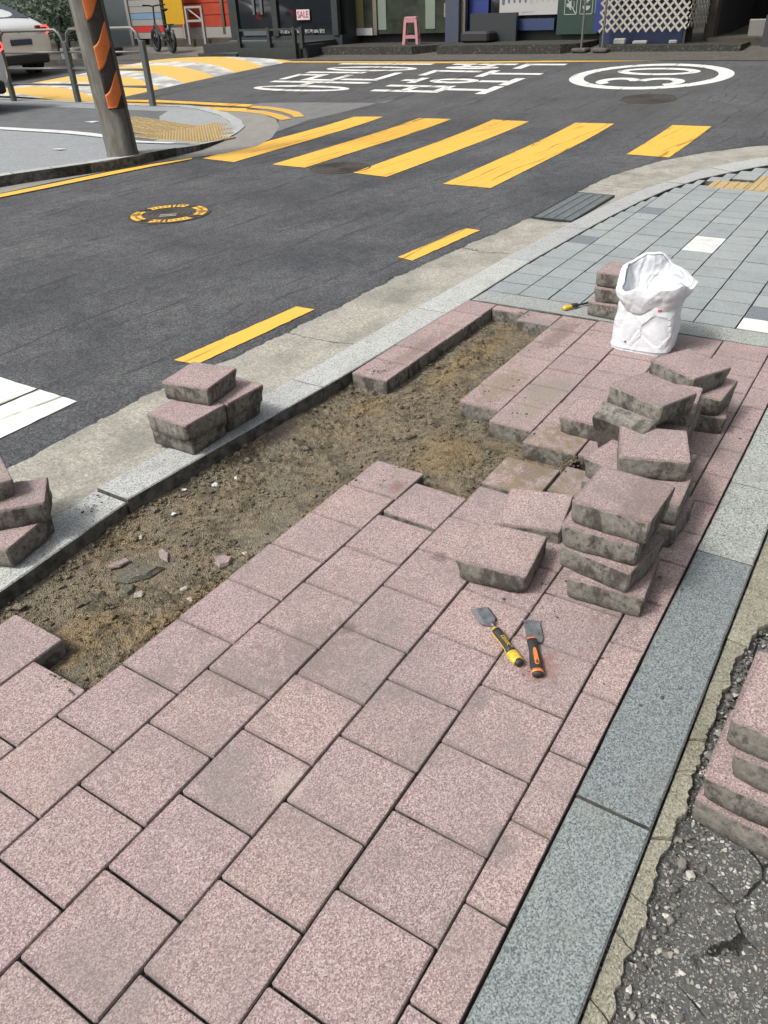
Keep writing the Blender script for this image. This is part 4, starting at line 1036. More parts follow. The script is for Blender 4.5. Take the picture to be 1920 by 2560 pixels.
def iflat(name, pts, mat, dz=.004):
    b = bmesh.new(); fc = b.faces.new([b.verts.new((p[0], p[1], 0)) for p in pts])
    for q in range(14):
        bmesh.ops.bisect_plane(b, geom=b.verts[:]+b.edges[:]+b.faces[:], plane_co=(0, 6.2+.25*q, 0), plane_no=(0, 1, 0))
        bmesh.ops.bisect_plane(b, geom=b.verts[:]+b.edges[:]+b.faces[:], plane_co=(5.8+.25*q, 0, 0), plane_no=(1, 0, 0))
    bmesh.ops.triangulate(b, faces=b.faces[:])
    for q in b.faces:
        q.normal_update()
        if q.normal.z < 0: q.normal_flip()
    for q in b.verts: q.co.z = iz(q.co)+dz
    me = bpy.data.meshes.new(name); b.to_mesh(me); b.free(); me.materials.append(mat); return link(name, me, isl)
# kerb stones round the island
def edge_strip(poly, w_, mat, n):
    L = [pick(poly, i/n) for i in range(n+1)]
    for i in range(n):
        a, b_ = Vector((*L[i], 0)), Vector((*L[i+1], 0)); d = (b_-a).normalized(); nrm = Vector((-d.y, d.x, 0))
        nrm = nrm if (Vector((7.6, 12, 0))-a).dot(nrm) > 0 else -nrm
        P4 = [a+d*.003, b_-d*.003, b_-d*.003+nrm*w_, a+d*.003+nrm*w_]
        c_ = sum(P4, Vector())/4; v = [(p.x-c_.x, p.y-c_.y, iz(p)+.006) for p in P4]+[(p.x-c_.x, p.y-c_.y, iz(p)-.12) for p in P4]
        f = [(0, 1, 2, 3), (7, 6, 5, 4), (0, 4, 5, 1), (1, 5, 6, 2), (2, 6, 7, 3), (3, 7, 4, 0)]
        me = meshdata('kerb_stone', v, f, mat); bb = bmesh.new(); bb.from_mesh(me); bmesh.ops.recalc_face_normals(bb, faces=bb.faces[:]); bb.to_mesh(me); bb.free()
        link('kerb_stone', me, isl, (c_.x, c_.y, 0))
outer = [(p[0]-.004, p[1]) for p in NB]+tip
edge_strip(NB, .13, M['granite'], 7); edge_strip(tip, .16, M['granite'], 7)
edge_strip([tip[-1]]+far[:3]+[(9.42, 15)], .16, M['granite'], 7)
M['isl_dark'] = simple('dark_asphalt_path', (.105, .112, .115), .9, nz=.2, scale=6, bump=.2)
iflat('dark_strip', [ip(385, 278), ip(0, 262), ip(-60, 262), ip(-80, 318), ip(10, 321), ip(250, 337), ip(390, 349), ip(470, 350, .05), ip(520, 335, .02), ip(480, 290, .02)], M['isl_dark'], .005)
iflat('white_edge_strip', [ip(0, 319), ip(250, 333), ip(345, 345), ip(440, 358, .04), ip(430, 363, .04), ip(335, 352), ip(250, 341), ip(0, 325)], M['gpav_white'], .010)
iflat('pale_patch', [ip(372, 357, .06), ip(450, 362, .04), ip(500, 366, .02), ip(560, 345, .0), ip(590, 318, 0), ip(560, 300, 0), ip(500, 292, 0), ip(430, 287, .02), ip(400, 300, .03), ip(400, 345, .04)], M['isl'], .008)
for (a, b_) in (((128, 374), (168, 378)), ((210, 305), (250, 310))):
    iflat('white_block', [ip(a[0], b_[1]-3), ip(a[0]+20, a[1]), ip(b_[0], a[1]), ip(b_[0]-18, b_[1]-1)], M['gpav_white'], .012)
# tactile field
c0 = Vector((*ip(330, 308, .05), 0)); 
TP0 = Vector((*ip(545, 335, 0), 0))
def inpoly(x, y, P):
    c = False
    for (x1, y1), (x2, y2) in zip(P, P[1:]+P[:1]):
        if (y1 > y) != (y2 > y) and x < (x2-x1)*(y-y1)/(y2-y1)+x1: c = not c
    return c
PB = [(8.1, 8.66), (7.15, 7.75), (6.95, 7.1), (7.3, 6.9), (8.2, 7.45)]; PD = [(8.15, 7.55), (8.4, 7.05), (7.7, 6.4), (6.85, 6.05), (6.85, 6.8), (7.25, 7.25)]
for i in range(7):
    for j in range(10):
        x, y = 6.75+.3*i, 6.0+.3*j
        dome = inpoly(x, y, PD)
        if not dome and not inpoly(x, y, PB): continue
        o = link('tactile_tile', td if dome else tb, isl, (x, y, iz((x, y))+.012)); o.rotation_euler = (math.atan((iz((x, y+.1))-iz((x, y-.1)))/.2), -math.atan((iz((x+.1, y))-iz((x-.1, y)))/.2), 0)
# gutter concrete and yellow line round the island
GU = [(0, 484), (120, 458), (270, 428), (380, 408), (480, 394), (560, 384), (640, 366), (680, 345), (698, 318), (690, 300), (650, 286), (600, 276)]
gpts = [g(a, b, -.004) for a, b in GU]; inner = [(p[0], p[1]) for p in NB[1:]]+tip
M['gutter_grey'] = mat_concrete('gutter_grey', [(.16, .155, .14), (.235, .23, .21), (.32, .31, .285)], 1.0, .3, .4)
flat('island_gutter', [(4.3, 8.2)]+[(p.x, p.y) for p in gpts]+inner[::-1]+[(5.2, 8.2)], -.003, M['gutter_grey'], road)
YL = [(-60, 497), (0, 485), (120, 461), (270, 430), (380, 410), (480, 395)]
a = [g(x, y, 0) for x, y in YL]; b2 = [g(x, y+8.5-(2.5 if x > 300 else 0)-(3.5 if x > 400 else 0), 0) for x, y in YL]
flat('yellow_edge_line', [(p.x, p.y) for p in a]+[(p.x, p.y) for p in b2[::-1]], .001, M['yellow'], road)
def band(name, top, bot, mat, dz=.001):
    flat(name, [(p.x, p.y) for p in [gh(x, y, dz) for x, y in top]]+[(p.x, p.y) for p in [gh(x, y, dz) for x, y in bot][::-1]], dz, mat, road)
band('double_yellow_line', [(40, 241), (150, 243), (300, 249), (400, 250), (520, 256), (632, 261)], [(40, 246), (150, 248), (300, 254), (400, 256), (520, 262), (622, 267)], M['yellow'])
band('double_yellow_line', [(44, 248), (150, 250), (300, 256), (400, 260), (520, 267), (618, 271)], [(44, 254), (150, 256), (300, 262), (400, 267), (520, 275), (608, 279)], M['yellow'])
band('yellow_curve', [(632, 264), (680, 267), (720, 273), (748, 280), (762, 291)], [(622, 269), (672, 273), (705, 279), (728, 287), (736, 293)], M['yellow_old'])
band('yellow_curve', [(616, 273), (660, 277), (695, 284), (718, 291), (729, 296)], [(604, 279), (650, 284), (675, 290), (695, 298), (706, 300)], M['yellow_old'])

# ------------------------------------------------------------------ utility pole
pole = empty('utility_pole', (5.72, 6.12, 0), label='leaning round concrete utility pole with orange and black hazard wrap', cat='utility pole')
mt = NT('pole_concrete'); O = mt.co('Object'); n1 = mt.noise(mt.map(O, (1, 1, .25)), 14, 6, .65); n2 = mt.noise(O, 50, 5, .7)
c_ = mt.ramp(n1, [(.3, (.055, .052, .044)), (.5, (.098, .094, .082)), (.7, (.15, .145, .13))]); M['pole'] = mt.done(c_, .9, mt.bump(n2, .5, .004), spec=.2)
lean = Vector((-.040, .012, 1))
def pp(h, a=None, r=0): 
    p = lean*h
    return p if a is None else p+Vector((math.cos(a)*r, math.sin(a)*r, 0))
mb = MB(); mb.tube([pp(-.05), pp(.10), pp(.101), pp(4), pp(9)], [.168, .166, .158, .150, .12], 40); mb.build('pole_shaft', M['pole'], pole, smooth=True)
M['haz_k'] = simple('hazard_black', (.035, .030, .025), .6, nz=.3); M['haz_o'] = simple('hazard_orange', (.62, .16, .035), .55, nz=.12)
# hazard sleeve: black wrap, orange rhombs spiralling; angles seen from the camera side
view = math.atan2(CAM.y-6.12, CAM.x-5.72)
a_lo, a_hi = view-.25, view+1.15      # the sleeve sits towards the right hand side of the shaft
def sleeve(z0, z1, a0, a1, r, name, mat, skew=0.0, nz=12, na=16, shape=None, parent=pole):
    v = []; f = []
    for i in range(nz+1):
        u = i/nz; zc = z0+(z1-z0)*u; s0, s1 = (a0, a1) if shape is None else shape(u)
        for j in range(na+1):
            a = s0+(s1-s0)*j/na; v.append(pp(zc, a, r))
    for i in range(nz):
        for j in range(na): f.append((i*(na+1)+j, i*(na+1)+j+1, (i+1)*(na+1)+j+1, (i+1)*(na+1)+j))
    o = link(name, meshdata(name, v, f, mat, True), parent); md = o.modifiers.new('solid', 'SOLIDIFY'); md.thickness = .003; return o
sleeve(.53, 4.0, view-.22, view+2.2, .1605, 'hazard_sleeve', M['haz_k'])
for kz in range(8):
    v = []; NJ, NI = 16, 10
    for j in range(NJ+1):
        w_ = j/NJ; up = .21*(w_+.10*math.sin(2*math.pi*w_)*-1)
        for i in range(NI+1): z_ = .45+.41*kz+up+.205*i/NI; v.append(pp(max(.54, z_), view-.20+1.25*w_, .1655))
    f = [(j*(NI+1)+i, (j+1)*(NI+1)+i, (j+1)*(NI+1)+i+1, j*(NI+1)+i+1) for j in range(NJ) for i in range(NI)]
    o = link('orange_band', meshdata('orange_band', v, f, M['haz_o'], True), pole); md = o.modifiers.new('solid', 'SOLIDIFY'); md.thickness = .003
MB().tube([pp(.08, view+.95, .170), pp(.7, view+.95, .166), pp(4, view+.95, .162)], .011, 8).build('conduit', simple('conduit_grey', (.06, .065, .07), .5), pole)

# ------------------------------------------------------------------ railing
M['rail'] = simple('rail_grey', (.14, .145, .14), .45, .35, nz=.15); M['post'] = simple('post_grey', (.105, .115, .115), .5, .3, nz=.15)
posts = [(9.18, 9.33, .93), (9.25, 11.17, .93), (9.13, 12.73, .95)]
fence = empty('guard_railing', (9.18, 9.33, .085), label='grey steel guard railing with rounded corners behind the utility pole', cat='railing')
def rel(p): return Vector(p)-Vector((9.18, 9.33, .085))
for (x, y, h) in posts:
    MB().box((-.035, -.045, 0), (.035, .045, h-.06), bev=.006).build('rail_post', M['post'], fence, rel((x, y, .085)))
for (a, b) in ((posts[0], posts[1]), (posts[1], posts[2])):
    A, B_ = rel((a[0], a[1], .085)), rel((b[0], b[1], .085)); d = (B_-A); e = d.normalized(); zt = a[2]+.10
    pts = [A+e*.045+Vector((0, 0, zt-.28)), A+e*.05+Vector((0, 0, zt-.16)), A+e*.09+Vector((0, 0, zt-.06)), A+e*.18+Vector((0, 0, zt)), B_-e*.18+Vector((0, 0, zt)), B_-e*.09+Vector((0, 0, zt-.06)), B_-e*.05+Vector((0, 0, zt-.16)), B_-e*.045+Vector((0, 0, zt-.28))]
    MB().tube(pts, .024, 10).build('top_rail', M['rail'], fence, smooth=True)
    for k in (.26, .49, .72): MB().tube([A+e*.03+Vector((0, 0, k)), B_-e*.03+Vector((0, 0, k))], .016, 8).build('cross_rail', M['rail'], fence, smooth=True)
# third bay leaving the frame on the left
A, B_ = rel((9.13, 12.73, .085)), rel((9.0, 14.6, .085)); e = (B_-A).normalized()
MB().box((-.035, -.045, 0), (.035, .045, .87), bev=.006).build('rail_post', M['post'], fence, B_)
MB().tube([A+e*.045+Vector((0, 0, .75)), A+e*.09+Vector((0, 0, .97)), A+e*.18+Vector((0, 0, 1.03)), B_-e*.1+Vector((0, 0, 1.03))], .024, 10).build('top_rail', M['rail'], fence, smooth=True)
for k in (.26, .49, .72): MB().tube([A+e*.03+Vector((0, 0, k)), B_-e*.03+Vector((0, 0, k))], .016, 8).build('cross_rail', M['rail'], fence, smooth=True)
for x, y, s_, lab in ((203, 427, .06, 'small pale rubble piece at the foot of the island kerb'), (229, 423, .09, 'larger pale rubble block beside the utility pole')):
    p = g(x, y, 0); shard([(-s_, -s_*.4), (-s_*.8, s_*.5), (s_*.9, s_*.5), (s_, -s_*.3)], .045, 'rubble_piece', lab, M['chip'], 'rubble', (p.x, p.y, .045), (0, 0, -1.0), .85)

# ------------------------------------------------------------------ cars
def car(loc, rotz, label, paint):
    root = empty('parked_car', loc, rotz, label=label, cat='car')   # local: nose towards +x, rear at x = 0
    # sections from rear to nose: x, half width, z sill, z belt, z roof, roof half width
    S_ = [(0.0, .70, .42, .78, .80, .60), (.06, .84, .30, .92, .94, .66), (.25, .90, .26, .99, 1.05, .70), (.75, .93, .24, .98, 1.27, .62), (1.4, .93, .22, .97, 1.43, .58), (2.2, .93, .22, .95, 1.46, .58), (2.9, .93, .22, .93, 1.36, .60), (3.55, .92, .24, .90, .98, .70), (4.2, .90, .26, .78, .82, .66), (4.6, .82, .30, .66, .68, .55), (4.7, .66, .36, .55, .56, .45)]
    v = []; f = []; K = 14
    for x, w_, zs, zb_, zr, wr in S_:
        pr = [(w_*.86, zs), (w_*.98, zs+.10), (w_, (zs+zb_)/2), (w_*.97, zb_-.04), (w_*.92, zb_), (wr*1.06, zr-(zr-zb_)*.15), (wr*.8, zr), (0, zr+.02)]
        sec = pr+[(-a, z) for a, z in pr[-2::-1]]
        v += [(x, a, z) for a, z in sec]
    n = len(v)//len(S_)
    for i in range(len(S_)-1):
        for k in range(n-1): f.append((i*n+k, (i+1)*n+k, (i+1)*n+k+1, i*n+k+1))
        f.append((i*n+n-1, (i+1)*n+n-1, (i+1)*n, i*n))
    f += [tuple(range(n)), tuple(range(len(v)-1, len(v)-n-1, -1))]
    me = meshdata('car_body', v, f, paint, True); b = bmesh.new(); b.from_mesh(me); bmesh.ops.recalc_face_normals(b, faces=b.faces[:]); b.to_mesh(me); b.free()
    body = link('car_body', me, root); md = body.modifiers.new('s', 'SUBSURF'); md.levels = 2; md.render_levels = 2
    G_ = M['carglass']
    def quad(name, P, mat, off=.012):
        P = [Vector(p) for p in P]; nrm = (P[1]-P[0]).cross(P[2]-P[0]).normalized()
        c0_ = sum(P, Vector())/4
        if nrm.dot(c0_-Vector((2.3, 0, .7))) < 0: nrm = -nrm
        mbx = MB(); mbx.add([p+nrm*off for p in P]+[p-nrm*.01 for p in P], [(0, 1, 2, 3), (7, 6, 5, 4), (0, 4, 5, 1), (1, 5, 6, 2), (2, 6, 7, 3), (3, 7, 4, 0)])
        return mbx.build(name, mat, root)
    quad('rear_window', [(.36, -.60, 1.08), (.36, .60, 1.08), (1.25, .50, 1.41), (1.25, -.50, 1.41)], G_, .03)
    quad('windscreen', [(3.5, -.62, .98), (3.5, .62, .98), (2.75, .52, 1.38), (2.75, -.52, 1.38)], G_, .03)
    for s in (1, -1):
        quad('side_window', [(.9, s*.83, 1.02), (3.2, s*.83, .98), (2.6, s*.63, 1.36), (1.25, s*.63, 1.38)], G_, .02)
        # lamp: dark housing with a glowing C
        quad('tail_lamp', [(-.005, s*.44, .83), (-.005, s*.44, .95), (.13, s*.84, .95), (.10, s*.82, .80)], M['lamp_red'], .035)
        MB().tube([(.0, s*.60, .93), (.06, s*.78, .935), (.085, s*.845, .89), (.08, s*.84, .83), (.03, s*.74, .805)], .016, 6).build('tail_light', M['lamp_glow'], root)
    MB().box((-.05, -.62, .24), (.25, .62, .42), bev=.03).build('rear_diffuser', M['tyre'], root)
    MB().box((-.035, -.26, .60), (.0, .26, .71)).build('number_plate', M['navy'], root)
    MB().box((-.02, -.035, .885), (.05, .035, .897)).add([(-.015, -.012, .885), (-.015, .012, .885), (-.02, 0, .83), (.04, 0, .83)], [(0, 1, 2), (0, 2, 3), (1, 3, 2)]).build('car_badge', M['rust'], root)
    for x in (.95, 3.85):
        for s in (1, -1):
            w_ = MB().tube([(x, s*.94, .33), (x, s*.74, .33)], .335, 28).build('wheel', M['tyre'], root, smooth=False)
            MB().tube([(x, s*.948, .33), (x, s*.90, .33)], .22, 20).build('rim', M['rail'], w_)
    return root
M['tyre'] = simple('tyre_black', (.018, .018, .02), .7); M['navy'] = simple('navy_plate', (.03, .045, .11), .4)
M['carglass'] = simple('tinted_glass', (.03, .04, .05), .06, spec=.8); M['carwhite'] = simple('white_car_paint', (.68, .69, .69), .25, nz=.02, **{'Coat Weight': .6})
M['lamp_red'] = simple('lamp_red_dark', (.12, .015, .015), .2)
t = NT('lamp_glow'); M['lamp_glow'] = t.done((.8, .03, .03), .3, **{'Emission Color': (1, .05, .05, 1), 'Emission Strength': 3.0})
car((12.15, 16.35, H(12.6)), math.pi/2, 'white saloon car with its red tail lamp lit, rear seen behind the railing', M['carwhite'])
car((7.50, 11.32, .085), math.radians(97), 'white car at the left frame edge, only its rear bumper corner showing', M['carwhite'])

# ------------------------------------------------------------------ white bag
def bag():
    root = empty('white_bag', (3.20, -.10, 0), label='crumpled white plastic sack standing open beside the paver heaps', cat='bag')
    NA, NZ = 150, 60; rb = random.Random(5)
    # crumpled film: flat facets between random creases (cell pattern in unrolled sheet coordinates)
    def cells(n, sc_x, sc_z, seed):
        r_ = random.Random(seed); return [(r_.random()*sc_x, r_.random()*sc_z, r_.uniform(-1, 1), r_.uniform(-1, 1), r_.uniform(-1, 1)) for _ in range(n)]
    CA = cells(26, 1.0, .55, 3); CB = cells(90, 1.0, .55, 4)
    def facet(a, z, CL, k):
        x = (a/(2*math.pi)) % 1.0; best = None; second = None
        for c_ in CL:
            dx = abs(x-c_[0]); dx = min(dx, 1-dx)*.95; dz = z-c_[1]; d = dx*dx+dz*dz*.8
            if best is None or d < best[0]: second = best; best = (d, c_)
            elif second is None or d < second[0]: second = (d, c_)
        c_ = best[1]; dx = x-c_[0]; dx = dx-1 if dx > .5 else (dx+1 if dx < -.5 else dx)
        e = min(1, (math.sqrt(second[0])-math.sqrt(best[0]))/k)
        return c_[2]*.35+(c_[3]*dx*.95+c_[4]*(z-c_[1]))*7.0*e, 1-e
    def crum(a, z):
        f1, e1 = facet(a, z, CA, .045); f2, e2 = facet(a, z, CB, .022)
        return .0085*f1+.0048*f2-.0035*e2+.004*e1*.5
    def rad(a, z):
        u = min(1, z/.34); hx, hy = .102+.006*u, .138-.004*u; e = 3.8-1.4*u; ca, sa = math.cos(a), math.sin(a)
        r = ((abs(ca)/hx)**e+(abs(sa)/hy)**e)**(-1/e)
        r *= 1-.035*math.exp(-((z-.18)/.06)**2)
        if z < .012: r *= .94
        return r
    def rim(a):
        return .310+.040*math.cos(a-.15)+.026*math.cos(2*(a-.55))+.007*math.sin(5*a)+.005*math.sin(9*a+1)
    def rows(outer):
        v = []
        for i in range(NZ+1):
            u = i/NZ
            for j in range(NA):
                a = 2*math.pi*j/NA; z = u*rim(a); r = rad(a, z); top = sm(.72, 1, u)
                r += crum(a, z)*(.35+.65*sm(0, .12, u))-(0 if outer else .004)
                if not outer: r *= .30+.70*sm(.30, .93, u)  # lining pulled in as a funnel, shaped to lighten the bag's open mouth
                r += .007*top*math.sin(5*a+2)-.010*top*max(0, math.cos(a-.6))+.003*math.sin(4*a+9*z*3)*sm(.2, .7, u)
                v.append((math.cos(a)*r+.018*u, math.sin(a)*r-.012*u, z if outer else max(z, .006)))
        return v
    f = [(i*NA+j, i*NA+(j+1) % NA, (i+1)*NA+(j+1) % NA, (i+1)*NA+j) for i in range(NZ) for j in range(NA)]
    t = NT('bag_plastic'); O = t.co('Object'); n1 = t.noise(O, 40, 4, .6); v1 = t.vor(O, 26, 'DISTANCE_TO_EDGE'); v1 = t.ramp(v1, [(0, 0.0), (.12, 1.0)])
    h_ = t.math('ADD', n1, t.math('MULTIPLY', v1, .5))
    M['bag'] = t.done(t.ramp(n1, [(.3, (.56, .58, .61)), (.7, (.65, .665, .69))]), .42, t.bump(h_, .22, .004), spec=.4)
    def sharp(me):
        try: me.set_sharp_from_angle(angle=math.radians(24))
        except Exception: pass
        return me
    link('bag_body', sharp(meshdata('bag_body', rows(True), f+[tuple(range(NA-1, -1, -1))], M['bag'], True)), root)
    link('bag_lining', sharp(meshdata('bag_lining', [(x_, y_, max(z_, .05)) for x_, y_, z_ in rows(False)], [tuple(reversed(q)) for q in f], M['bag'], True)), root)
    v = []; NC = 26
    for i in range(NC+1):
        u = i/NC
        for j in range(NA):
            a = 2*math.pi*j/NA; zr = rim(a); drop = .080+.022*math.sin(2*a+1)+.016*math.sin(5*a); top = .007*math.sin(5*a+2)
            if u < .22:
                th = math.pi*(1-u/.22); r = rad(a, zr)+crum(a, zr)+top+.006+.008*math.cos(th); z = zr+.008*math.sin(th)
            else:
                k = (u-.22)/.78; z = zr-drop*k; r = rad(a, max(z, 0))+crum(a, z)*.5+crum(a+2, z+.2)*.8+top*(1-k)+.020+.008*math.sin(3.1*k+1)-.010*k*k
            q = z/zr; v.append((math.cos(a)*r+.018*q, math.sin(a)*r-.012*q, z))
    fc = [(i*NA+j, (i+1)*NA+j, (i+1)*NA+(j+1) % NA, i*NA+(j+1) % NA) for i in range(NC) for j in range(NA)]
    link('bag_cuff', sharp(meshdata('bag_cuff', v, fc, M['bag'], True)), root)
    def patch(a1, a2, z1, z2, name, mat):
        v = []; n_ = 8
        for i in range(n_+1):
            a = a1+(a2-a1)*i/n_
            for z in (z1, z2):
                r = rad(a, z)+crum(a, z)+.004; v.append((math.cos(a)*r+.018*z/.35, math.sin(a)*r-.012*z/.35, z))
        link(name, meshdata(name, v, [(i*2, i*2+2, i*2+3, i*2+1) for i in range(n_)], mat), root)
    patch(math.radians(211), math.radians(219), .198, .206, 'red_print', simple('red_print', (.55, .05, .05), .5))
    patch(math.radians(152), math.radians(156), .042, .049, 'dark_print', simple('dark_print', (.05, .05, .06), .5))
bag()

# ------------------------------------------------------------------ hand tools
def P2(ox, oy, s, x, y, z): p = g(ox+x/s, oy+y/s, z); return Vector((p.x, p.y, z))
T = lambda x, y, z=.012: P2(1100, 1450, 4.1475, x, y, z)
M['steel'] = simple('blade_steel', (.42, .43, .43), .33, .9, nz=.35, scale=45); M['blk'] = simple('black_grip', (.028, .028, .028), .55, nz=.3, scale=80, bump=.2)
M['tyel'] = simple('tool_yellow', (.62, .40, .035), .5, nz=.3, scale=120); M['tora'] = simple('tool_orange', (.62, .18, .04), .5, nz=.3, scale=120)
def blade(name, pts, z0, z1, root, mat=M['steel']):
    base = root.location; mb = MB(); n = len(pts)
    if sum(pts[i].x*pts[(i+1) % n].y-pts[(i+1) % n].x*pts[i].y for i in range(n)) < 0: pts = pts[::-1]
    mb.prism([(p.x-base.x, p.y-base.y) for p in pts], z0, z1); return mb.build(name, mat, root)
def grip(name, pts, rads, mat, root, fz=.62, n=18):
    """lathe along a centre line, slightly flattened"""
    base = root.location; pts = [p-base for p in pts]; mb = MB(); v = []; f = []
    for i, p in enumerate(pts):
        d = (pts[min(i+1, len(pts)-1)]-pts[max(i-1, 0)]).normalized(); s_ = Vector((-d.y, d.x, 0)).normalized(); u_ = Vector((0, 0, 1))
        for k in range(n):
            a = 2*math.pi*k/n; v.append(p+s_*math.cos(a)*rads[i]+u_*math.sin(a)*rads[i]*fz)
    for i in range(len(pts)-1):
        for k in range(n): f.append((i*n+k, i*n+(k+1) % n, (i+1)*n+(k+1) % n, (i+1)*n+k))
    f += [tuple(range(n-1, -1, -1)), tuple(range((len(pts)-1)*n, len(pts)*n))]
    mb.add(v, f); return mb.build(name, mat, root, smooth=True)
def lerp_pts(a, b, n): return [a.lerp(b, i/(n-1)) for i in range(n)]
# yellow and black scraper chisel
a, b_ = T(565, 495, .014), T(815, 850, .014)
chis = empty('scraper_chisel', (a.x, a.y, 0), label='yellow and black handled wide scraper chisel lying left of the orange one', cat='scraper')
blade('chisel_blade', [T(320, 297), T(488, 270), T(560, 395), T(590, 405), T(575, 450), T(530, 455), T(500, 455), T(412, 440)][:0] or [T(320, 297), T(488, 272), T(575, 390), T(560, 440), T(530, 462), T(412, 440)], .006, .010, chis)
blade('bevel_edge', [T(320, 297), T(375, 290), T(462, 445), T(412, 440)], .0102, .0110, chis, simple('ground_steel', (.62, .63, .62), .25, .9))
blade('side_bevel', [T(488, 272), T(505, 268), T(590, 385), T(575, 392)], .0, .007, chis, M['rust'])
grip('chisel_neck', lerp_pts(T(535, 450, .010), T(575, 505, .012), 4), [.0075, .0038, .0036, .0050], M['steel'], chis, 1)
hp = lerp_pts(a, b_, 12); rad_ = [.0075, .0125, .0130, .0125, .0110, .0105, .0112, .0125, .0138, .0145, .0148, .0140]
grip('yellow_core', [p-Vector((0, 0, .0016)) for p in hp], [r_*1.03 for r_ in rad_], M['tyel'], chis, .70)
ax = (b_-a).normalized()
grip('black_grip', [p+Vector((0, 0, .0022))+Vector((.0016*ax.y*-1, .0016*ax.x, 0))*-.6 for p in hp[1:9]], [r_*.93 for r_ in rad_[1:9]], M['blk'], chis, .74)
grip('strike_cap', lerp_pts(T(806, 838, .014), T(832, 872, .014), 3), [.0115, .0120, .0100], M['blk'], chis, .8)
txt = bpy.data.curves.new('tool_lettering', 'FONT'); txt.body = 'DEWALT'; txt.size = .0125; txt.extrude = .0002; txt.align_x = 'CENTER'; txt.align_y = 'CENTER'; txt.materials.append(M['tyel']); txt.space_character = .92
tp = a.lerp(b_, .50); tx = link('tool_lettering', txt, chis, (tp.x-a.x, tp.y-a.y, .0240), (0, 0, math.atan2(ax.y, ax.x)))
tx.scale = (1.0, 1.1, 1)
# orange and black putty knife
a, b_ = T(955, 625, .012), T(1012, 975, .012)
kn = empty('putty_knife', (a.x, a.y, 0), label='orange and black handled broad putty knife lying right of the yellow scraper', cat='scraper')
def rc(P, r_=.2, skip=()):  # round given corners
    out = []
    n = len(P)
    for i in range(n):
        if i in skip: out.append(P[i]); continue
        p0, p1, p2 = P[i-1], P[i], P[(i+1) % n]
        for k in range(5): 
            t_ = k/4; q0 = p1.lerp(p0, r_*(1-t_)); q1 = p1.lerp(p2, r_*t_); out.append(q0.lerp(q1, t_))
    return out
blade('knife_blade', rc([T(865, 395), T(1035, 405), T(1070, 585), T(1055, 630), T(905, 612)], .18, (0, 4)), .0055, .0068, kn)
grip('orange_collar', lerp_pts(T(952, 605, .010), T(957, 628, .011), 3), [.0125, .0130, .0135], M['tora'], kn, .55)
hp = lerp_pts(a, b_, 12); grip('black_grip', hp, [.0135, .0132, .0125, .0118, .0120, .0128, .0138, .0145, .0148, .0145, .0138, .0130], M['blk'], kn, .62)
def strip(c0, c1, w_, z, mat, name, root):
    d = (c1-c0).normalized(); s_ = Vector((-d.y, d.x, 0))*w_; pts = [c0-s_*.7, c0+s_*.7, c1+s_, c1-s_]
    pts = rc(pts, .3); return blade(name, pts, z, z+.0016, root, mat)
strip(T(975, 725), T(1008, 898), .0062, .0195, M['tora'], 'orange_inlay', kn)
strip(T(1004, 852), T(1008, 888), .0030, .0208, simple('hang_hole', (.12, .03, .01), .8), 'hang_hole', kn)
grip('orange_butt', lerp_pts(T(1008, 935, .012), T(1014, 968, .012), 3), [.0140, .0152, .0150], M['tora'], kn, .66)
grip('butt_cap', lerp_pts(T(1012, 962, .012), T(1018, 990, .012), 3), [.0138, .0136, .0125], M['blk'], kn, .66)
# yellow screwdriver-like tool by the far stack
K_ = lambda x, y, z=.012: P2(1350, 620, 2.91, x, y, z)
a, b_ = K_(170, 440), K_(268, 418)
tl = empty('hand_tool', (a.x, a.y, 0), label='small tool with yellow and black handle pointing at the stack behind the bag', cat='hand tool')
grip('yellow_handle', lerp_pts(a, b_, 7), [.011, .0135, .0130, .0115, .012, .0125, .010], M['tyel'], tl, .9)
grip('black_grip', [p+Vector((0, 0, .002)) for p in lerp_pts(a.lerp(b_, .55), b_.lerp(a, -.05), 4)], [.012, .013, .0135, .010], M['blk'], tl, .9)
grip('tool_shaft', lerp_pts(b_, K_(352, 397), 4), [.006, .005, .005, .006], M['rust'], tl, 1)

# ------------------------------------------------------------------ far side: shops
def yz(X, Y, x0): p = pl(X, Y, x0); return p.y, p.z
M['black_wood'] = simple('black_stained_wood', (.020, .026, .026), .55, nz=.25, scale=12); M['char'] = simple('charcoal_panel', (.025, .030, .032), .5, nz=.2)
M['dglass'] = simple('dark_shop_glass', (.012, .015, .018), .05, nz=.2, spec=.6); M['chrome'] = simple('steel_frame', (.30, .27, .22), .3, .8, nz=.3)
M['gglass'] = simple('green_shop_glass', (.035, .042, .030), .06, nz=.5, scale=2.2, spec=.6); M['slate'] = simple('slate_wall', (.035, .037, .042), .7, nz=.2)
M['green_panel'] = simple('dark_green_panel', (.022, .045, .038), .4, nz=.12); M['blue'] = simple('royal_blue_panel', (.02, .032, .16), .45, nz=.1)
M['orange'] = simple('orange_red_panel', (.33, .038, .012), .55, nz=.12, scale=5); M['offwhite'] = simple('offwhite_panel', (.27, .265, .245), .6, nz=.1); M['poster'] = simple('poster_white', (.36, .36, .355), .5, nz=.03)
M['lattice'] = simple('cream_lattice', (.36, .34, .28), .6, nz=.12); M['brown'] = simple('brown_wall', (.05, .042, .030), .85, nz=.3, scale=6); M['void'] = simple('dark_interior', (.010, .010, .009), .9)
M['cream'] = simple('cream_brick', (.24, .20, .14), .85, nz=.2); M['signyel'] = simple('sign_yellow', (.47, .27, .01), .5, nz=.08); M['red'] = simple('sign_red', (.45, .03, .03), .5); M['greyshut'] = simple('grey_shutter', (.075, .092, .098), .6, nz=.12)
TOP = 4.6
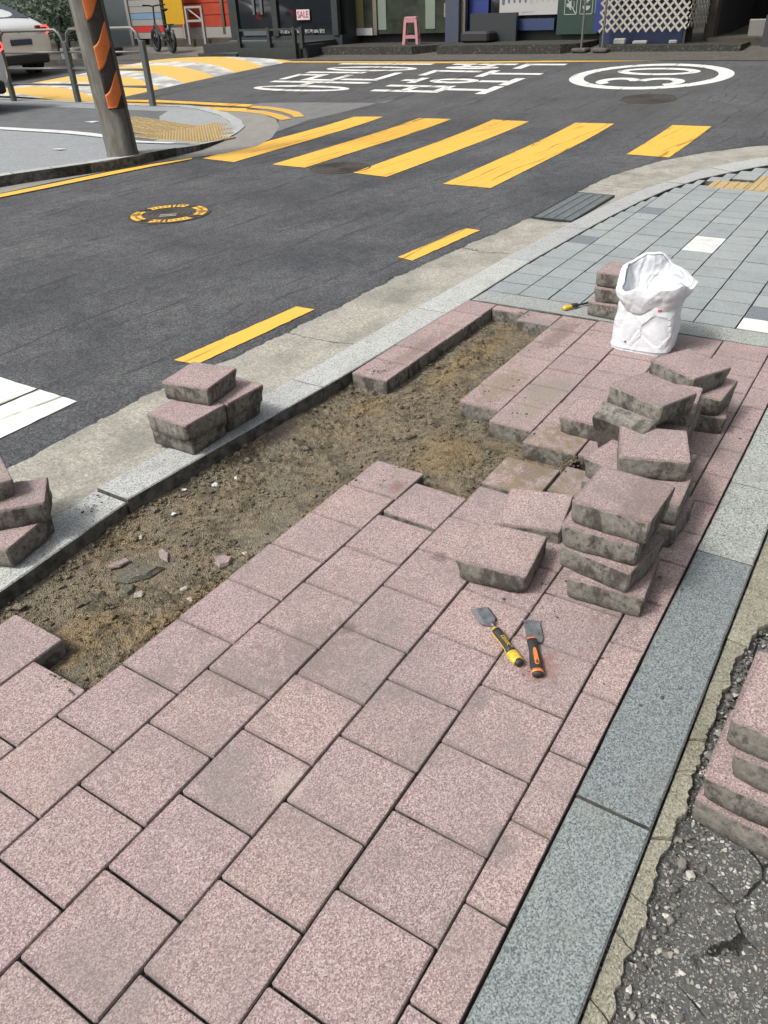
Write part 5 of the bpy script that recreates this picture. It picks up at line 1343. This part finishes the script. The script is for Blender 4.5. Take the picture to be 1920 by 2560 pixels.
def shop(name, label, x0, ya, yb_, mat, cat='shop', depth=4.0):
    """empty at the foot of the facade; local axes stay parallel to the world"""
    return empty(name, (x0, (ya+yb_)/2, H(x0)), label=label, cat=cat)
def part(root, name, a, b, mat, bev=0.0, parent=None):
    L = root.location; p = parent or root
    return MB().box((a[0]-L.x, min(a[1], b[1])-L.y, a[2]-L.z), (b[0]-L.x, max(a[1], b[1])-L.y, b[2]-L.z), bev=bev).build(name, mat, p)
def slabs(name, label, x0, x1, ya, yb_, zt, mat, cat='step', chamf=.0):
    r = empty(name, (x0, (ya+yb_)/2, H(x0)), label=label, cat=cat)
    pts = [(x0, ya), (x0, yb_+chamf), (x0+chamf*1.2, yb_), (x1, yb_), (x1, ya)]; L = r.location
    MB().prism([(p[0]-L.x, p[1]-L.y) for p in pts][::-1], -.3, zt-L.z).build('step_slab', mat, r); return r
# apron strip of old concrete before the shops
setp(sheet('shop_apron', [14.95, 16, 17, 18, 20, 24], [-6, 0, 5, 10, 15, 20, 26], .0, M['conc']), kind='structure')
# 1 dark clothing shop y 11 .. 14
x0 = 16.6; z0 = .68
s1 = shop('clothing_shop', 'black clothing shop front with a pink SALE card in its window', x0, 10.9, 14.1, None)
part(s1, 'wall', (x0+.25, 10.9, 0), (x0+4, 14.1, TOP), M['char'])
part(s1, 'plinth', (x0-.02, 10.9, 0), (x0+.25, 14.1, z0), M['char'])
for y in (14.02, 12.78, 11.05): part(s1, 'window_post', (x0-.06, y-.08, z0), (x0+.06, y+.08, TOP), M['black_wood'])
for a, b_ in ((12.86, 13.94), (11.13, 12.70)): 
    pn = part(s1, 'display_window', (x0, a, z0), (x0+.02, b_, TOP-.4), M['dglass'])
part(s1, 'low_panel', (x0-.045, 12.95, z0+.02), (x0-.01, 13.80, z0+.14), M['greyshut'])
# hanging clothes seen through the glass
for yy_ in (13.42, 13.18): MB().add([(x0-.03-x0, yy_+.07-s1.location.y, 2.2-s1.location.z), (x0-.03-x0, yy_-.07-s1.location.y, 2.2-s1.location.z), (x0-.03-x0, yy_-.03-s1.location.y, 1.12-s1.location.z), (x0-.03-x0, yy_+.03-s1.location.y, 1.12-s1.location.z)], [(0, 1, 2, 3)]).build('hanging_garment', M['greyshut'], s1)
def sign_text(root, body, y, z, size, x, mat, name='lettering', sx=1.0):
    cu = bpy.data.curves.new(name, 'FONT'); cu.body = body; cu.size = size; cu.align_x = 'CENTER'; cu.align_y = 'CENTER'; cu.extrude = .002; cu.materials.append(mat)
    o = link(name, cu, root, (x-root.location.x, y-root.location.y, z-root.location.z), (math.pi/2, 0, -math.pi/2)); o.scale = (sx, 1, 1); return o
ysale, zsale = yz(754, 37, x0-.1)
part(s1, 'sale_card', (x0-.05, ysale-.185, zsale-.10), (x0-.035, ysale+.185, zsale+.10), simple('pale_pink_card', (.60, .46, .48), .5))
M['maroon'] = simple('maroon_ink', (.30, .03, .06), .5)
sign_text(s1, 'SALE', ysale, zsale, .185, x0-.055, M['maroon'], 'sale_lettering', .82)
M['letterw'] = simple('white_vinyl', (.52, .52, .50), .5)
ya_, za_ = yz(648, 79, x0); sign_text(s1, '가죽 모피 할인', ya_, za_, .085, x0-.02, M['letterw'], 'window_lettering')
yb2, zb2 = yz(756, 79, x0); sign_text(s1, '여드름도 여름 SALE  핸드백 50% 할인', yb2, zb2, .085, x0-.02, M['letterw'], 'window_lettering')
part(s1, 'paper_notice', (x0-.03, yz(681, 20, x0)[0], 1.22), (x0-.015, yz(692, 20, x0)[0], 1.42), M['poster']); part(s1, 'mint_notice', (x0-.03, yz(684, 20, x0)[0], .98), (x0-.015, yz(692, 20, x0)[0], 1.2), simple('mint_card', (.25, .40, .36), .5))
# its dark timber ramp and railing
dk = empty('timber_ramp', (15.15, 12.6, H(15.15)), label='dark painted timber ramp with low posts before the clothing shop', cat='ramp')
Ld = dk.location
part(dk, 'ramp_side', (15.1, 11.1, 0), (15.2, 12.75, .52), M['black_wood']); part(dk, 'ramp_side', (15.25, 10.9, .2), (15.95, 11.05, .56), M['black_wood'])
part(dk, 'ramp_deck', (15.2, 11.05, .3), (16.55, 13.9, .60), M['char']); part(dk, 'ramp_nose', (15.1, 12.8, .2), (15.9, 14.0, .42), M['conc_dark'])
MB().add([(15.12-Ld.x, 12.78-Ld.y, .42-Ld.z), (15.12-Ld.x, 14.0-Ld.y, .40-Ld.z), (16.3-Ld.x, 14.0-Ld.y, .62-Ld.z), (16.3-Ld.x, 12.78-Ld.y, .62-Ld.z)], [(0, 3, 2, 1)]).build('ramp_slope', M['greyshut'], dk)
for y in (12.72, 11.85, 11.15, 10.95): part(dk, 'ramp_post', (15.12, y-.035, .5), (15.2, y+.035, .90), M['black_wood'])
part(dk, 'ramp_rail', (15.13, 10.95, .84), (15.17, 12.72, .88), M['black_wood'])
# 2 glass shop y 8.5 .. 10.9
x0 = 17.2; z0 = .64
s2 = shop('glass_fronted_shop', 'shop with steel framed glass door and wide greenish window', x0, 8.3, 11.3, None)
part(s2, 'wall', (x0+.2, 8.2, 0), (x0+4, 11.5, TOP), M['slate'])
for y, w_ in ((11.22, .11), (10.38, .06), (8.50, .07)): part(s2, 'steel_post', (x0-.05, y-w_, z0), (x0+.05, y+w_*.6, TOP), M['chrome'])
part(s2, 'pillar', (x0-.35, 11.35, 0), (x0+.2, 11.75, TOP), M['slate'])
part(s2, 'glass_door', (x0, 10.44, z0+.12), (x0+.02, 11.1, TOP-.4), M['gglass']); part(s2, 'kick_plate', (x0-.03, 10.46, z0+.0), (x0+.0, 11.10, z0+.14), M['poster'])
part(s2, 'display_window', (x0, 8.56, z0+.02), (x0+.02, 10.32, TOP-.4), M['gglass'])
for y, w_, mt, z1 in ((10.2, .11, 'mint', 3), (8.95, .12, 'mint', 3), (10.8, .10, 'olive', 3)):
    if mt not in M: M[mt] = simple(mt, (.16, .20, .16) if mt == 'mint' else (.12, .11, .045), .6)
    part(s2, 'interior_panel', (x0-.012, y-w_, z0+.1), (x0-.004, y+w_, z1), M[mt])
part(s2, 'side_wall', (x0-.3, 8.1, 0), (x0+.2, 8.42, TOP), simple('slate_blue_wall', (.045, .055, .085), .6))
part(s2, 'power_box', (x0-.12, 8.47, .95), (x0-.05, 8.55, 1.2), M['cream'])
slabs('entrance_step', 'black edged concrete step carrying the pink stool', 15.75, 17.25, 11.05, 8.15, .49, M['conc_dark'], chamf=.42)
# stool
def stool(x, y, z):
    r = empty('plastic_stool', (x, y, z), math.radians(20), label='faded pink plastic stool on the step before the glass fronted shop', cat='stool')
    t = simple('pink_plastic', (.48, .23, .24), .5, nz=.08); h = .50; b_, tp_ = .175, .13
    MB().box((-tp_, -tp_, h-.025), (tp_, tp_, h), bev=.008).build('seat', t, r)
    def cx(z_): return b_+(tp_-b_)*z_/h
    for sx in (1, -1):
        for sy in (1, -1):
            v = []; 
            for z_ in (0, h-.03):
                c_ = cx(z_); w_ = .052
                v += [(sx*c_, sy*c_, z_), (sx*(c_-w_), sy*c_, z_), (sx*(c_-w_), sy*(c_-.012), z_), (sx*(c_-.012), sy*(c_-.012), z_), (sx*(c_-.012), sy*(c_-w_), z_), (sx*c_, sy*(c_-w_), z_)]
            f = [(i, (i+1) % 6, (i+1) % 6+6, i+6) for i in range(6)]+[tuple(range(5, -1, -1)), tuple(range(6, 12))]
            me = meshdata('leg', v, f, t); b = bmesh.new(); b.from_mesh(me); bmesh.ops.recalc_face_normals(b, faces=b.faces[:]); b.to_mesh(me); b.free(); link('leg', me, r)
    for k in range(4):
        M_ = Matrix.Rotation(k*math.pi/2, 4, 'Z')
        MB().box((-cx(.14)+.04, cx(.14)-.02, .11), (cx(.14)-.04, cx(.14), .17), M_).build('crossbar', t, r)
        MB().box((-cx(.43)+.03, cx(.43)-.016, .40), (cx(.43)-.03, cx(.43), h-.02), M_).build('apron', t, r)
ps = pl(1035, 100, 16.45); stool(16.5, 9.02, .49)
# 3 cafe y 5.2 .. 8.1
x0 = 17.2; z0 = .60
s3 = shop('cafe_shop', 'cafe front with white cup poster and dark green pictogram panel', x0, 5.2, 8.1, None)
part(s3, 'wall', (x0+.1, 5.1, 0), (x0+4, 8.12, TOP), M['char'])
part(s3, 'steel_post', (x0-.2, 8.0, .5), (x0-.08, 8.1, TOP), M['chrome']); part(s3, 'blue_panel', (x0-.02, 7.55, z0-.1), (x0+.1, 8.0, TOP), M['blue'])
part(s3, 'menu_card', (x0-.06, 6.95+.42, 1.30), (x0-.03, 7.92, 2.2), simple('lilac_card', (.42, .40, .52), .5))
cw = part(s3, 'cafe_window', (x0, 6.05, z0+.28), (x0+.02, 7.5, 3.2), M['dglass'])
y1_, z1_ = yz(1248, 39, x0-.05); y2_, z2_ = yz(1393, 34, x0-.05)
ps_ = part(s3, 'cup_poster', (x0-.05, y2_, .945), (x0-.03, y1_, 2.0), M['poster'])
M['cup_d'] = simple('cup_ink_dark', (.10, .10, .14), .5); M['cup_l'] = simple('cup_ink_pale', (.30, .30, .28), .5)
for k in range(10):
    yy_ = y1_-.085-k*(y1_-y2_-.17)/9; dark = k < 5; w_ = .030 if k % 5 else .040; zt_ = 1.30; zb_ = 1.16-(.03 if k % 5 == 0 else 0)
    L = s3.location; xx = x0-.053-L.x
    MB().add([(xx, yy_+w_-L.y, zt_-L.z), (xx, yy_-w_-L.y, zt_-L.z), (xx, yy_-w_*.7-L.y, zb_-L.z), (xx, yy_+w_*.7-L.y, zb_-L.z)], [(0, 1, 2, 3)]).build('printed_cup', M['cup_d'] if dark else M['cup_l'], s3)
sign_text(s3, '—— • ——', (y1_+y2_)/2, 1.0, .05, x0-.054, M['cup_d'], 'poster_lettering')
part(s3, 'green_panel', (x0-.06, 5.15, z0+.0), (x0, 6.0, TOP), M['green_panel']); part(s3, 'sill', (x0-.08, 6.05, z0+.08), (x0, 7.1, z0+.28), M['navy'])
M['chalk'] = simple('chalk_white', (.30, .34, .31), .6)
L = s3.location
for k, yy_ in enumerate((5.73, 5.41, 5.1)):
    for a, b_ in (((-.13, .0), (.13, .012)), ((-.13, .30), (.13, .312)), ((-.13, .0), (-.118, .312)), ((.118, .0), (.13, .312))):
        MB().box((x0-.066-L.x, yy_+a[0]-L.y, .93+a[1]-L.z), (x0-.062-L.x, yy_+b_[0]-L.y, .93+b_[1]-L.z)).build('pictogram_frame', M['chalk'], s3)
xx = x0-.064-L.x; yy_ = 5.73-L.y; zc = 1.09-L.z
MB().add([(xx, yy_+.09, zc-.03), (xx, yy_+.09, zc+.03), (xx, yy_+.05, zc+.03), (xx, yy_-.01, zc+.09), (xx, yy_-.01, zc-.09), (xx, yy_+.05, zc-.03)], [(0, 1, 2, 3, 4, 5)]).build('speaker_pictogram', M['chalk'], s3)
MB().add([(xx-.002, yy_+.12, zc+.14), (xx-.002, yy_+.105, zc+.15), (xx-.002, yy_-.12, zc-.14), (xx-.002, yy_-.105, zc-.15)], [(0, 1, 2, 3)]).build('strike_bar', M['chalk'], s3)
MB().tube([(xx, yy_-.04+.03*math.cos(a), zc+.07*math.sin(a)) for a in [q*.35-1.2+math.pi for q in range(8)]], .007, 5).build('sound_arc', M['chalk'], s3)
yy_ = 5.41-L.y
MB().add([(xx, yy_+.08*math.cos(q*math.pi/8), zc-.02-.075*math.sin(q*math.pi/8)) for q in range(9)], [tuple(range(9))]).build('bowl_pictogram', M['chalk'], s3)
MB().add([(xx, yy_, zc+.02)]+[(xx, yy_+.10*math.cos(q), zc+.02+.10*math.sin(q)) for q in (.7, 1.0, 1.3, 1.57, 1.85, 2.15, 2.45)], [tuple(range(8))]).build('steam_pictogram', M['chalk'], s3)
slabs('cafe_step', 'long raised concrete step in front of the cafe', 15.78, 17.25, 8.0, 5.1, .50, M['conc_dark'], chamf=.25)
pb = empty('planter_bench', (16.75, 7.3, .5), label='low black padded bench against the blue panel of the cafe', cat='bench')
MB().box((-.25, -.1, 0), (.2, .55, .20), bev=.04).build('bench_seat', M['tyre'], pb); MB().box((.2, -.5, 0), (.3, .55, .5)).build('bench_back', M['char'], pb)
# 4 lattice booth
lt = empty('lattice_booth', (16.35, 4.0, H(16.35)), label='booth skirted with cream diamond lattice on two sides', cat='booth')
L = lt.location
def lattice(p0, p1, z0_, z1_, nx, label=None):
    p0, p1 = Vector(p0), Vector(p1); W_ = (p1-p0).length; e = (p1-p0)/W_; nrm = Vector((-e.y, e.x, 0)); h = z1_-z0_; pitch = W_/nx; w_ = .017
    k = -int(h/pitch)-1
    while k < nx+1:
        for sgn, off in ((1, 0), (-1, .008)):
            # strip from bottom x=k*pitch going up at 45 degrees, clipped to the panel
            x_a, z_a = (k*pitch, 0) if sgn > 0 else (k*pitch+h, 0); x_b, z_b = (x_a+h, h) if sgn > 0 else (x_a-h, h)
            def clip(xa, za, xb, zb_):
                t0, t1 = 0, 1; dx = xb-xa
                for lim, sg in ((0, 1), (W_, -1)):
                    fa, fb = sg*(xa-lim), sg*(xb-lim)
                    if fa < 0 and fb < 0: return None
                    if fa < 0: t0 = max(t0, fa/(fa-fb))
                    if fb < 0: t1 = min(t1, fa/(fa-fb))
                if t1-t0 < .02: return None
                return (xa+dx*t0, za+(zb_-za)*t0, xa+dx*t1, za+(zb_-za)*t1)
            c_ = clip(x_a, z_a, x_b, z_b)
            if c_:
                A = p0+e*c_[0]+Vector((0, 0, z0_+c_[1]))-L; B2_ = p0+e*c_[2]+Vector((0, 0, z0_+c_[3]))-L; d = (B2_-A).normalized(); s_ = d.cross(nrm)*w_; t_ = nrm*.004; o_ = nrm*-off
                v = [A-s_-t_+o_, A+s_-t_+o_, B2_+s_-t_+o_, B2_-s_-t_+o_, A-s_+t_+o_, A+s_+t_+o_, B2_+s_+t_+o_, B2_-s_+t_+o_]
                MB().add(v, [(0, 1, 2, 3), (7, 6, 5, 4), (0, 4, 5, 1), (1, 5, 6, 2), (2, 6, 7, 3), (3, 7, 4, 0)]).build('lattice_slat', M['lattice'], lt)
        k += 1
lattice((16.3, 4.82, 0), (16.3, 3.22, 0), .66, 1.42, 11); lattice((16.3, 3.20, 0), (17.1, 3.08, 0), .72, 1.42, 6)
part(lt, 'counter', (16.25, 3.18, 1.42), (17.2, 4.85, 1.5), M['offwhite']); part(lt, 'booth_back', (17.0, 3.3, .3), (17.1, 5.0, 3.4), M['brown'])
part(lt, 'booth_skirt', (16.6, 3.35, .45), (16.7, 4.8, 1.4), M['navy'])
for x, y in ((16.35, 4.78), (16.35, 3.25)): part(lt, 'booth_leg', (x-.02, y-.02, .36), (x+.02, y+.02, 1.42), M['rust'])
bpn = empty('blue_banner', (16.9, 5.0, .5), label='royal blue banner board left of the lattice booth', cat='banner'); MB().box((0, -.12, .15), (.05, .14, 2.2)).build('banner_board', M['blue'], bpn); MB().box((-.005, -.12, .75), (0, .14, .77)).build('banner_stripe', M['poster'], bpn)
for k, (y, lab, h_) in enumerate(((5.02, 'slim grey steel signpost at the cafe step end', 3), (4.62, 'second slim signpost standing in a concrete foot', 1.2))):
    sp = empty('sign_post', (16.0, y, H(16)), label=lab, cat='post'); MB().tube([(0, 0, 0), (0, 0, h_)], .022, 10).build('post_tube', M['rail'], sp); MB().box((-.16, -.14, 0), (.16, .14, .07), bev=.02).build('post_foot', M['conc'], sp)
for k, (px, s_, lab) in enumerate(((1550, .11, 'square pale block under the lattice, leftmost'), (1600, .13, 'flat pale slab leaning under the lattice'), (1682, .07, 'small round pale stone under the lattice'))):
    p = pl(px, 107, 16.35); MB().box((-s_*.6, -s_, 0), (s_*.6, s_, s_*.9 if k != 1 else .06), bev=.015).build('base_stone', M['offwhite'], None, (16.35, p.y, .46), (0, 0, .2*k), label=lab, cat='stone block')
setp(box('concrete_ledge', (16.05, 2.2, 0), (17.2, 4.6, .46), M['conc_dark']), label='low dark concrete ledge below the lattice booth', cat='ledge')
# 5 dark open bay and right pillar
s5 = shop('open_bay_building', 'dark open bay at the right end with brown wall and grey corner', 17.3, 1.0, 3.2, None)
part(s5, 'brown_post', (17.2, 2.95, .3), (17.5, 3.12, TOP), M['brown']); part(s5, 'bay_floor', (16.8, 1.0, .3), (21, 2.95, .52), M['brown']); part(s5, 'bay_interior', (20.5, 0, .3), (20.7, 3.0, TOP), M['void']); part(s5, 'bay_side', (17.5, 2.95, .3), (20.5, 3.05, TOP), M['void']); part(s5, 'lintel', (17.2, -2, 2.6), (17.6, 3.1, TOP), M['brown'])
part(s5, 'grey_corner', (16.6, .0, .35), (17.0, 1.98, .86), M['slate']); part(s5, 'front_wall', (17.0, -4, .3), (17.4, 1.6, TOP), M['slate'])
cb = empty('crate_pile', (17.4, 2.2, .52), label='pale grey folded sheets leaning in the dark bay', cat='sheet pile')
for k in range(3): MB().box((-.02, -.16, 0), (.02, .16, .26), Matrix.Translation((k*.07, .02*k, 0)) @ Matrix.Rotation(-.25, 4, 'Y')).build('folded_sheet', M['offwhite'], cb)
# 6 orange shop y 14.3 .. 19
x0 = 18.0; 
s6 = shop('orange_shop', 'orange red panelled shop front with white striped side', x0, 14.6, 19.6, None)
part(s6, 'wall', (x0+.1, 14.4, 0), (x0+4, 21, TOP), M['conc']); 
part(s6, 'plinth', (x0-.08, 14.4, .4), (x0+.1, 18.0, .86), M['offwhite'])
for k in range(6): 
    part(s6, 'orange_board', (x0-.05, 14.7, .87+k*.27), (x0+.05, 15.6, .87+k*.27+.255), M['orange']); part(s6, 'orange_board', (x0-.05, 15.72, .87+k*.27), (x0+.05, 17.35, .87+k*.27+.255), M['orange'])
part(s6, 'door_post', (x0-.09, 15.62, .7), (x0+.0, 15.70, TOP), M['chrome'])
for k in range(10): part(s6, 'cream_brick', (x0-.4, 14.38, .55+k*.15), (x0-.1, 14.62, .55+k*.15+.14), M['cream'])
stc = [M['offwhite'], M['offwhite'], M['signyel'], M['offwhite'], M['offwhite'], simple('pale_blue', (.15, .24, .36), .6), M['offwhite'], M['red'], M['offwhite']]
for k in range(9): part(s6, 'striped_board', (x0-.1, 17.9, 1.86-k*.155), (x0+.0, 19.15, 1.86-k*.155+.145), stc[k])
part(s6, 'frame_post', (x0-.14, 19.15, .4), (x0-.02, 19.25, TOP), M['offwhite']); part(s6, 'grey_wall', (x0-.12, 19.25, .2), (x0+.1, 21.2, TOP), M['greyshut'])
part(s6, 'threshold', (x0-.7, 14.3, .3), (x0-.1, 17.9, .62), M['brown'])
part(s6, 'stone_pier', (16.75, 14.15, .2), (17.6, 14.38, TOP), M['char'])
# yellow A-board
ab = empty('yellow_sign_board', (17.5, 17.0, .62), label='yellow price board reading 10,000 behind the electric bicycle', cat='sign')
Bd = MB().box((0, -.34, .33), (.04, .34, 1.6)).build('sign_face', M['signyel'], ab)
cu = bpy.data.curves.new('price_lettering', 'FONT'); cu.body = '10,000'; cu.size = .26; cu.align_x = 'CENTER'; cu.extrude = .002; cu.materials.append(M['red'])
link('price_lettering', cu, ab, (-.006, 0, 1.03), (math.pi/2, 0, -math.pi/2)).scale = (.75, 1, 1)
for y in (.3, -.3): MB().box((-.02, y-.02, 0), (.05, y+.02, .35)).build('sign_leg', M['offwhite'], ab)
rk_ = empty('white_rack', (17.2, 16.0, .5), label='small white wooden rack between the bicycle and orange panels', cat='rack')
for y in (-.3, .25): MB().box((-.03, y-.03, 0), (.03, y+.03, .85)).build('rack_leg', M['offwhite'], rk_)
for z in (.8, .5): MB().box((-.03, -.27, z), (.03, .22, z+.05)).build('rack_bar', M['offwhite'], rk_)
MB().tube([(0, -.26, .54), (0, .20, .8)], .018, 6).build('rack_brace', M['offwhite'], rk_)
# concrete forecourt slab in front of the orange shop
v = [(15.05, 13.9, .30), (15.0, 19.5, .29), (17.4, 19.5, .44), (17.4, 14.2, .46)]
setp(link('forecourt', meshdata('forecourt', v, [(0, 3, 2, 1)], simple('forecourt_concrete', (.115, .11, .095), .9, nz=.3, scale=3, bump=.3))), kind='structure')

# electric bicycle
def ebike(loc, rz):
    r = empty('electric_bicycle', loc, rz, label='black fat tyred electric bicycle parked before the yellow price board', cat='bicycle')
    K = M['tyre']; rw = .27; wb = 1.02
    def wheel(x):
        pts = [(x+rw*math.cos(a), 0, rw+rw*math.sin(a)) for a in [2*math.pi*i/28 for i in range(28)]]; v = []; f = []; n = 8; R0 = rw-.042
        for i in range(28):
            a = 2*math.pi*i/28
            for k in range(n):
                b_ = 2*math.pi*k/n; rr = R0+.042*math.cos(b_); v.append((x+rr*math.cos(a), .045*math.sin(b_), rw+rr*math.sin(a)))
        for i in range(28):
            for k in range(n): f.append((i*n+k, ((i+1) % 28)*n+k, ((i+1) % 28)*n+(k+1) % n, i*n+(k+1) % n))
        w_ = link('wheel', meshdata('wheel', v, f, K, True), r)
        mb = MB()
        for k in range(6): a = k*math.pi/3; mb.box((-.008, -.012, 0), (.008, .012, R0), Matrix.Translation((x, 0, rw)) @ Matrix.Rotation(a, 4, 'Y'))
        mb.tube([(x, -.04, rw), (x, .04, rw)], .05, 12); mb.build('spokes', M['rust'], w_)
    wheel(0); wheel(wb)
    fr = MB(); fr.tube([(wb-.10, 0, .62), (wb-.35, 0, .40), (.42, 0, .34), (.30, 0, .36)], [.035, .045, .05, .04], 8).tube([(.30, 0, .36), (.26, 0, .62)], .022, 8).tube([(.30, 0, .36), (0, .05, rw)], .016, 6).tube([(.27, 0, .55), (0, .05, rw)], .014, 6).tube([(.30, 0, .36), (0, -.05, rw)], .016, 6); fr.build('bicycle_frame', K, r)
    MB().tube([(wb-.10, 0, .66), (wb-.02, .055, .42), (wb, .055, rw)], .02, 6).tube([(wb-.10, 0, .66), (wb-.02, -.055, .42), (wb, -.055, rw)], .02, 6).tube([(wb-.10, 0, .62), (wb-.17, 0, 1.0)], .022, 8).build('fork', M['rust'], r)
    MB().tube([(wb-.26, .30, 1.03), (wb-.17, .12, 1.02), (wb-.15, 0, 1.0), (wb-.17, -.12, 1.02), (wb-.26, -.30, 1.03)], .016, 8).build('handlebar', K, r)
    MB().tube([(.27, 0, .56), (.22, 0, .90)], .015, 8).build('seat_post', K, r)
    MB().add([(.06, .09, .93), (.06, -.09, .93), (.2, -.07, .95), (.36, -.018, .93), (.36, .018, .93), (.2, .07, .95), (.08, 0, .88), (.3, 0, .89)], [(0, 1, 2, 5), (5, 2, 3, 4), (0, 6, 1), (1, 6, 7, 2), (0, 5, 7, 6), (2, 7, 3), (3, 7, 4), (4, 7, 5)]).build('saddle', K, r)
    MB().box((-.20, -.06, .60), (.24, .06, .62)).tube([(-.15, .05, .6), (0, .05, rw)], .01, 6).build('rear_carrier', K, r)
    MB().box((-.22, -.03, .30), (-.17, .03, .50)).build('rear_reflector', M['offwhite'], r)
    MB().tube([(.36, .07, .22), (.36, -.07, .22)], .07, 14).build('crank', M['rust'], r)
pa = gh(430, 135); pb_ = gh(375, 128)
ebike((pa.x+.05, pa.y+.0, H(pa.x)+.02), math.atan2(pb_.y-pa.y, pb_.x-pa.x))
# scooter-like stroller frame half hidden behind the railing
stf = empty('folded_handcart', (15.6, 17.9, .32), label='folded handcart with a beige roll behind the railing', cat='handcart')
MB().tube([(0, .35, .95), (0, .15, .6), (0, -.15, .25)], .02, 8).tube([(0, .35, .95), (.0, .45, 1.0)], .02, 8).build('cart_frame', M['rail'], stf)
MB().tube([(-.05, .25, .52), (-.05, -.38, .66)], .075, 14).build('cart_roll', M['lattice'], stf)
for y in (.25, -.3): MB().tube([(0, y, .12), (.06, y, .12)], .12, 16).build('cart_wheel', M['tyre'], stf)
MB().box((-.1, -.5, .05), (.3, .4, .22), bev=.03).build('cart_box', M['rust'], stf)

# planters, bushes and grey building on the far left
M['leaf'] = simple('leaf_green', (.020, .048, .018), .6, nz=.5, scale=12)
for k, (px, w_, lab) in enumerate(((143, .17, 'white cylindrical planter pot left of the railing post'), (160, .15, 'second white planter pot partly behind the railing post'))):
    p = gh(px, 166); r = empty('planter_pot', (p.x+.4, p.y-.1*k, H(p.x)), label=lab, cat='planter')
    MB().tube([(0, 0, 0), (0, 0, .36), (0, 0, .361), (0, 0, .34)], [w_*.85, w_, w_*.9, w_*.85], 20).build('pot', M['offwhite'], r)
def bush(name, label, loc, size, nleaf, trunk=True, seed=0):
    rr = random.Random(seed); r = empty(name, loc, label=label, cat='shrub'); mb = MB()
    for _ in range(nleaf):
        a = rr.uniform(0, 6.28); u = rr.random()**.45; h_ = rr.uniform(-.9, 1); q_ = math.sqrt(max(0, 1-h_*h_*.8))
        p = Vector((math.cos(a)*u*q_*size[0], math.sin(a)*u*q_*size[1], h_*size[2]+size[2]+.35)); k = 1+.5*noise.noise(p*1.6+Vector((seed, 0, 0)))
        p = Vector((p.x*k, p.y*k, p.z)); d = Vector((rr.gauss(0, 1), rr.gauss(0, 1), rr.gauss(0, .7))).normalized(); e = d.orthogonal().normalized(); s_ = rr.uniform(.035, .08)
        mb.add([p, p+d*s_+e*s_*.35, p+d*s_*2, p+d*s_-e*s_*.35], [(0, 1, 2, 3)])
    mb.build('crown', M['leaf'], r)
    mt_ = MB()
    for q in range(4): mt_.tube([(0, 0, -.1), (rr.uniform(-.1, .1), rr.uniform(-.1, .1), .6), (rr.uniform(-.4, .4)*size[0], rr.uniform(-.4, .4)*size[1], size[2]*1.5)], [.04, .03, .012], 6)
    mt_.build('trunk', M['brown'], r)
bush('garden_shrub', 'dense dark green shrub behind the white saloon', (16.2, 20.4, .4), (1.0, 1.3, .95), 3800, seed=1)
bush('garden_shrub', 'lighter shrub standing left of the grey wall near the pole', (15.4, 18.9, .3), (.75, .9, .65), 2600, seed=2)
bush('garden_shrub', 'far leafy shrub at the top left corner', (17.5, 23.2, .4), (1.5, 1.6, 1.1), 3600, seed=3)
lf = shop('grey_house', 'grey green house wall behind the shrubs at top left', 19.5, 21, 30, None, cat='house')
part(lf, 'wall', (19.5, 21.3, 0), (23, 32, TOP), simple('grey_green_wall', (.07, .09, .08), .8)); part(lf, 'dark_window', (19.45, 23, .9), (19.5, 26, 2.0), M['void'])
setp(box('garden_kerb', (13.95, 16.6, .1), (14.15, 22, .38), M['conc']), label='low concrete garden kerb behind the white saloon', cat='kerb')

# lettering curves become plain meshes
for o in [o for o in bpy.data.objects if o.type == 'FONT']:
    dg = bpy.context.evaluated_depsgraph_get(); me = bpy.data.meshes.new_from_object(o.evaluated_get(dg)); me.name = o.name
    q = bpy.data.objects.new('tmp', me); C.objects.link(q); q.parent = o.parent; q.location = o.location; q.rotation_euler = o.rotation_euler; q.scale = o.scale
    nm = o.name; bpy.data.objects.remove(o); q.name = nm
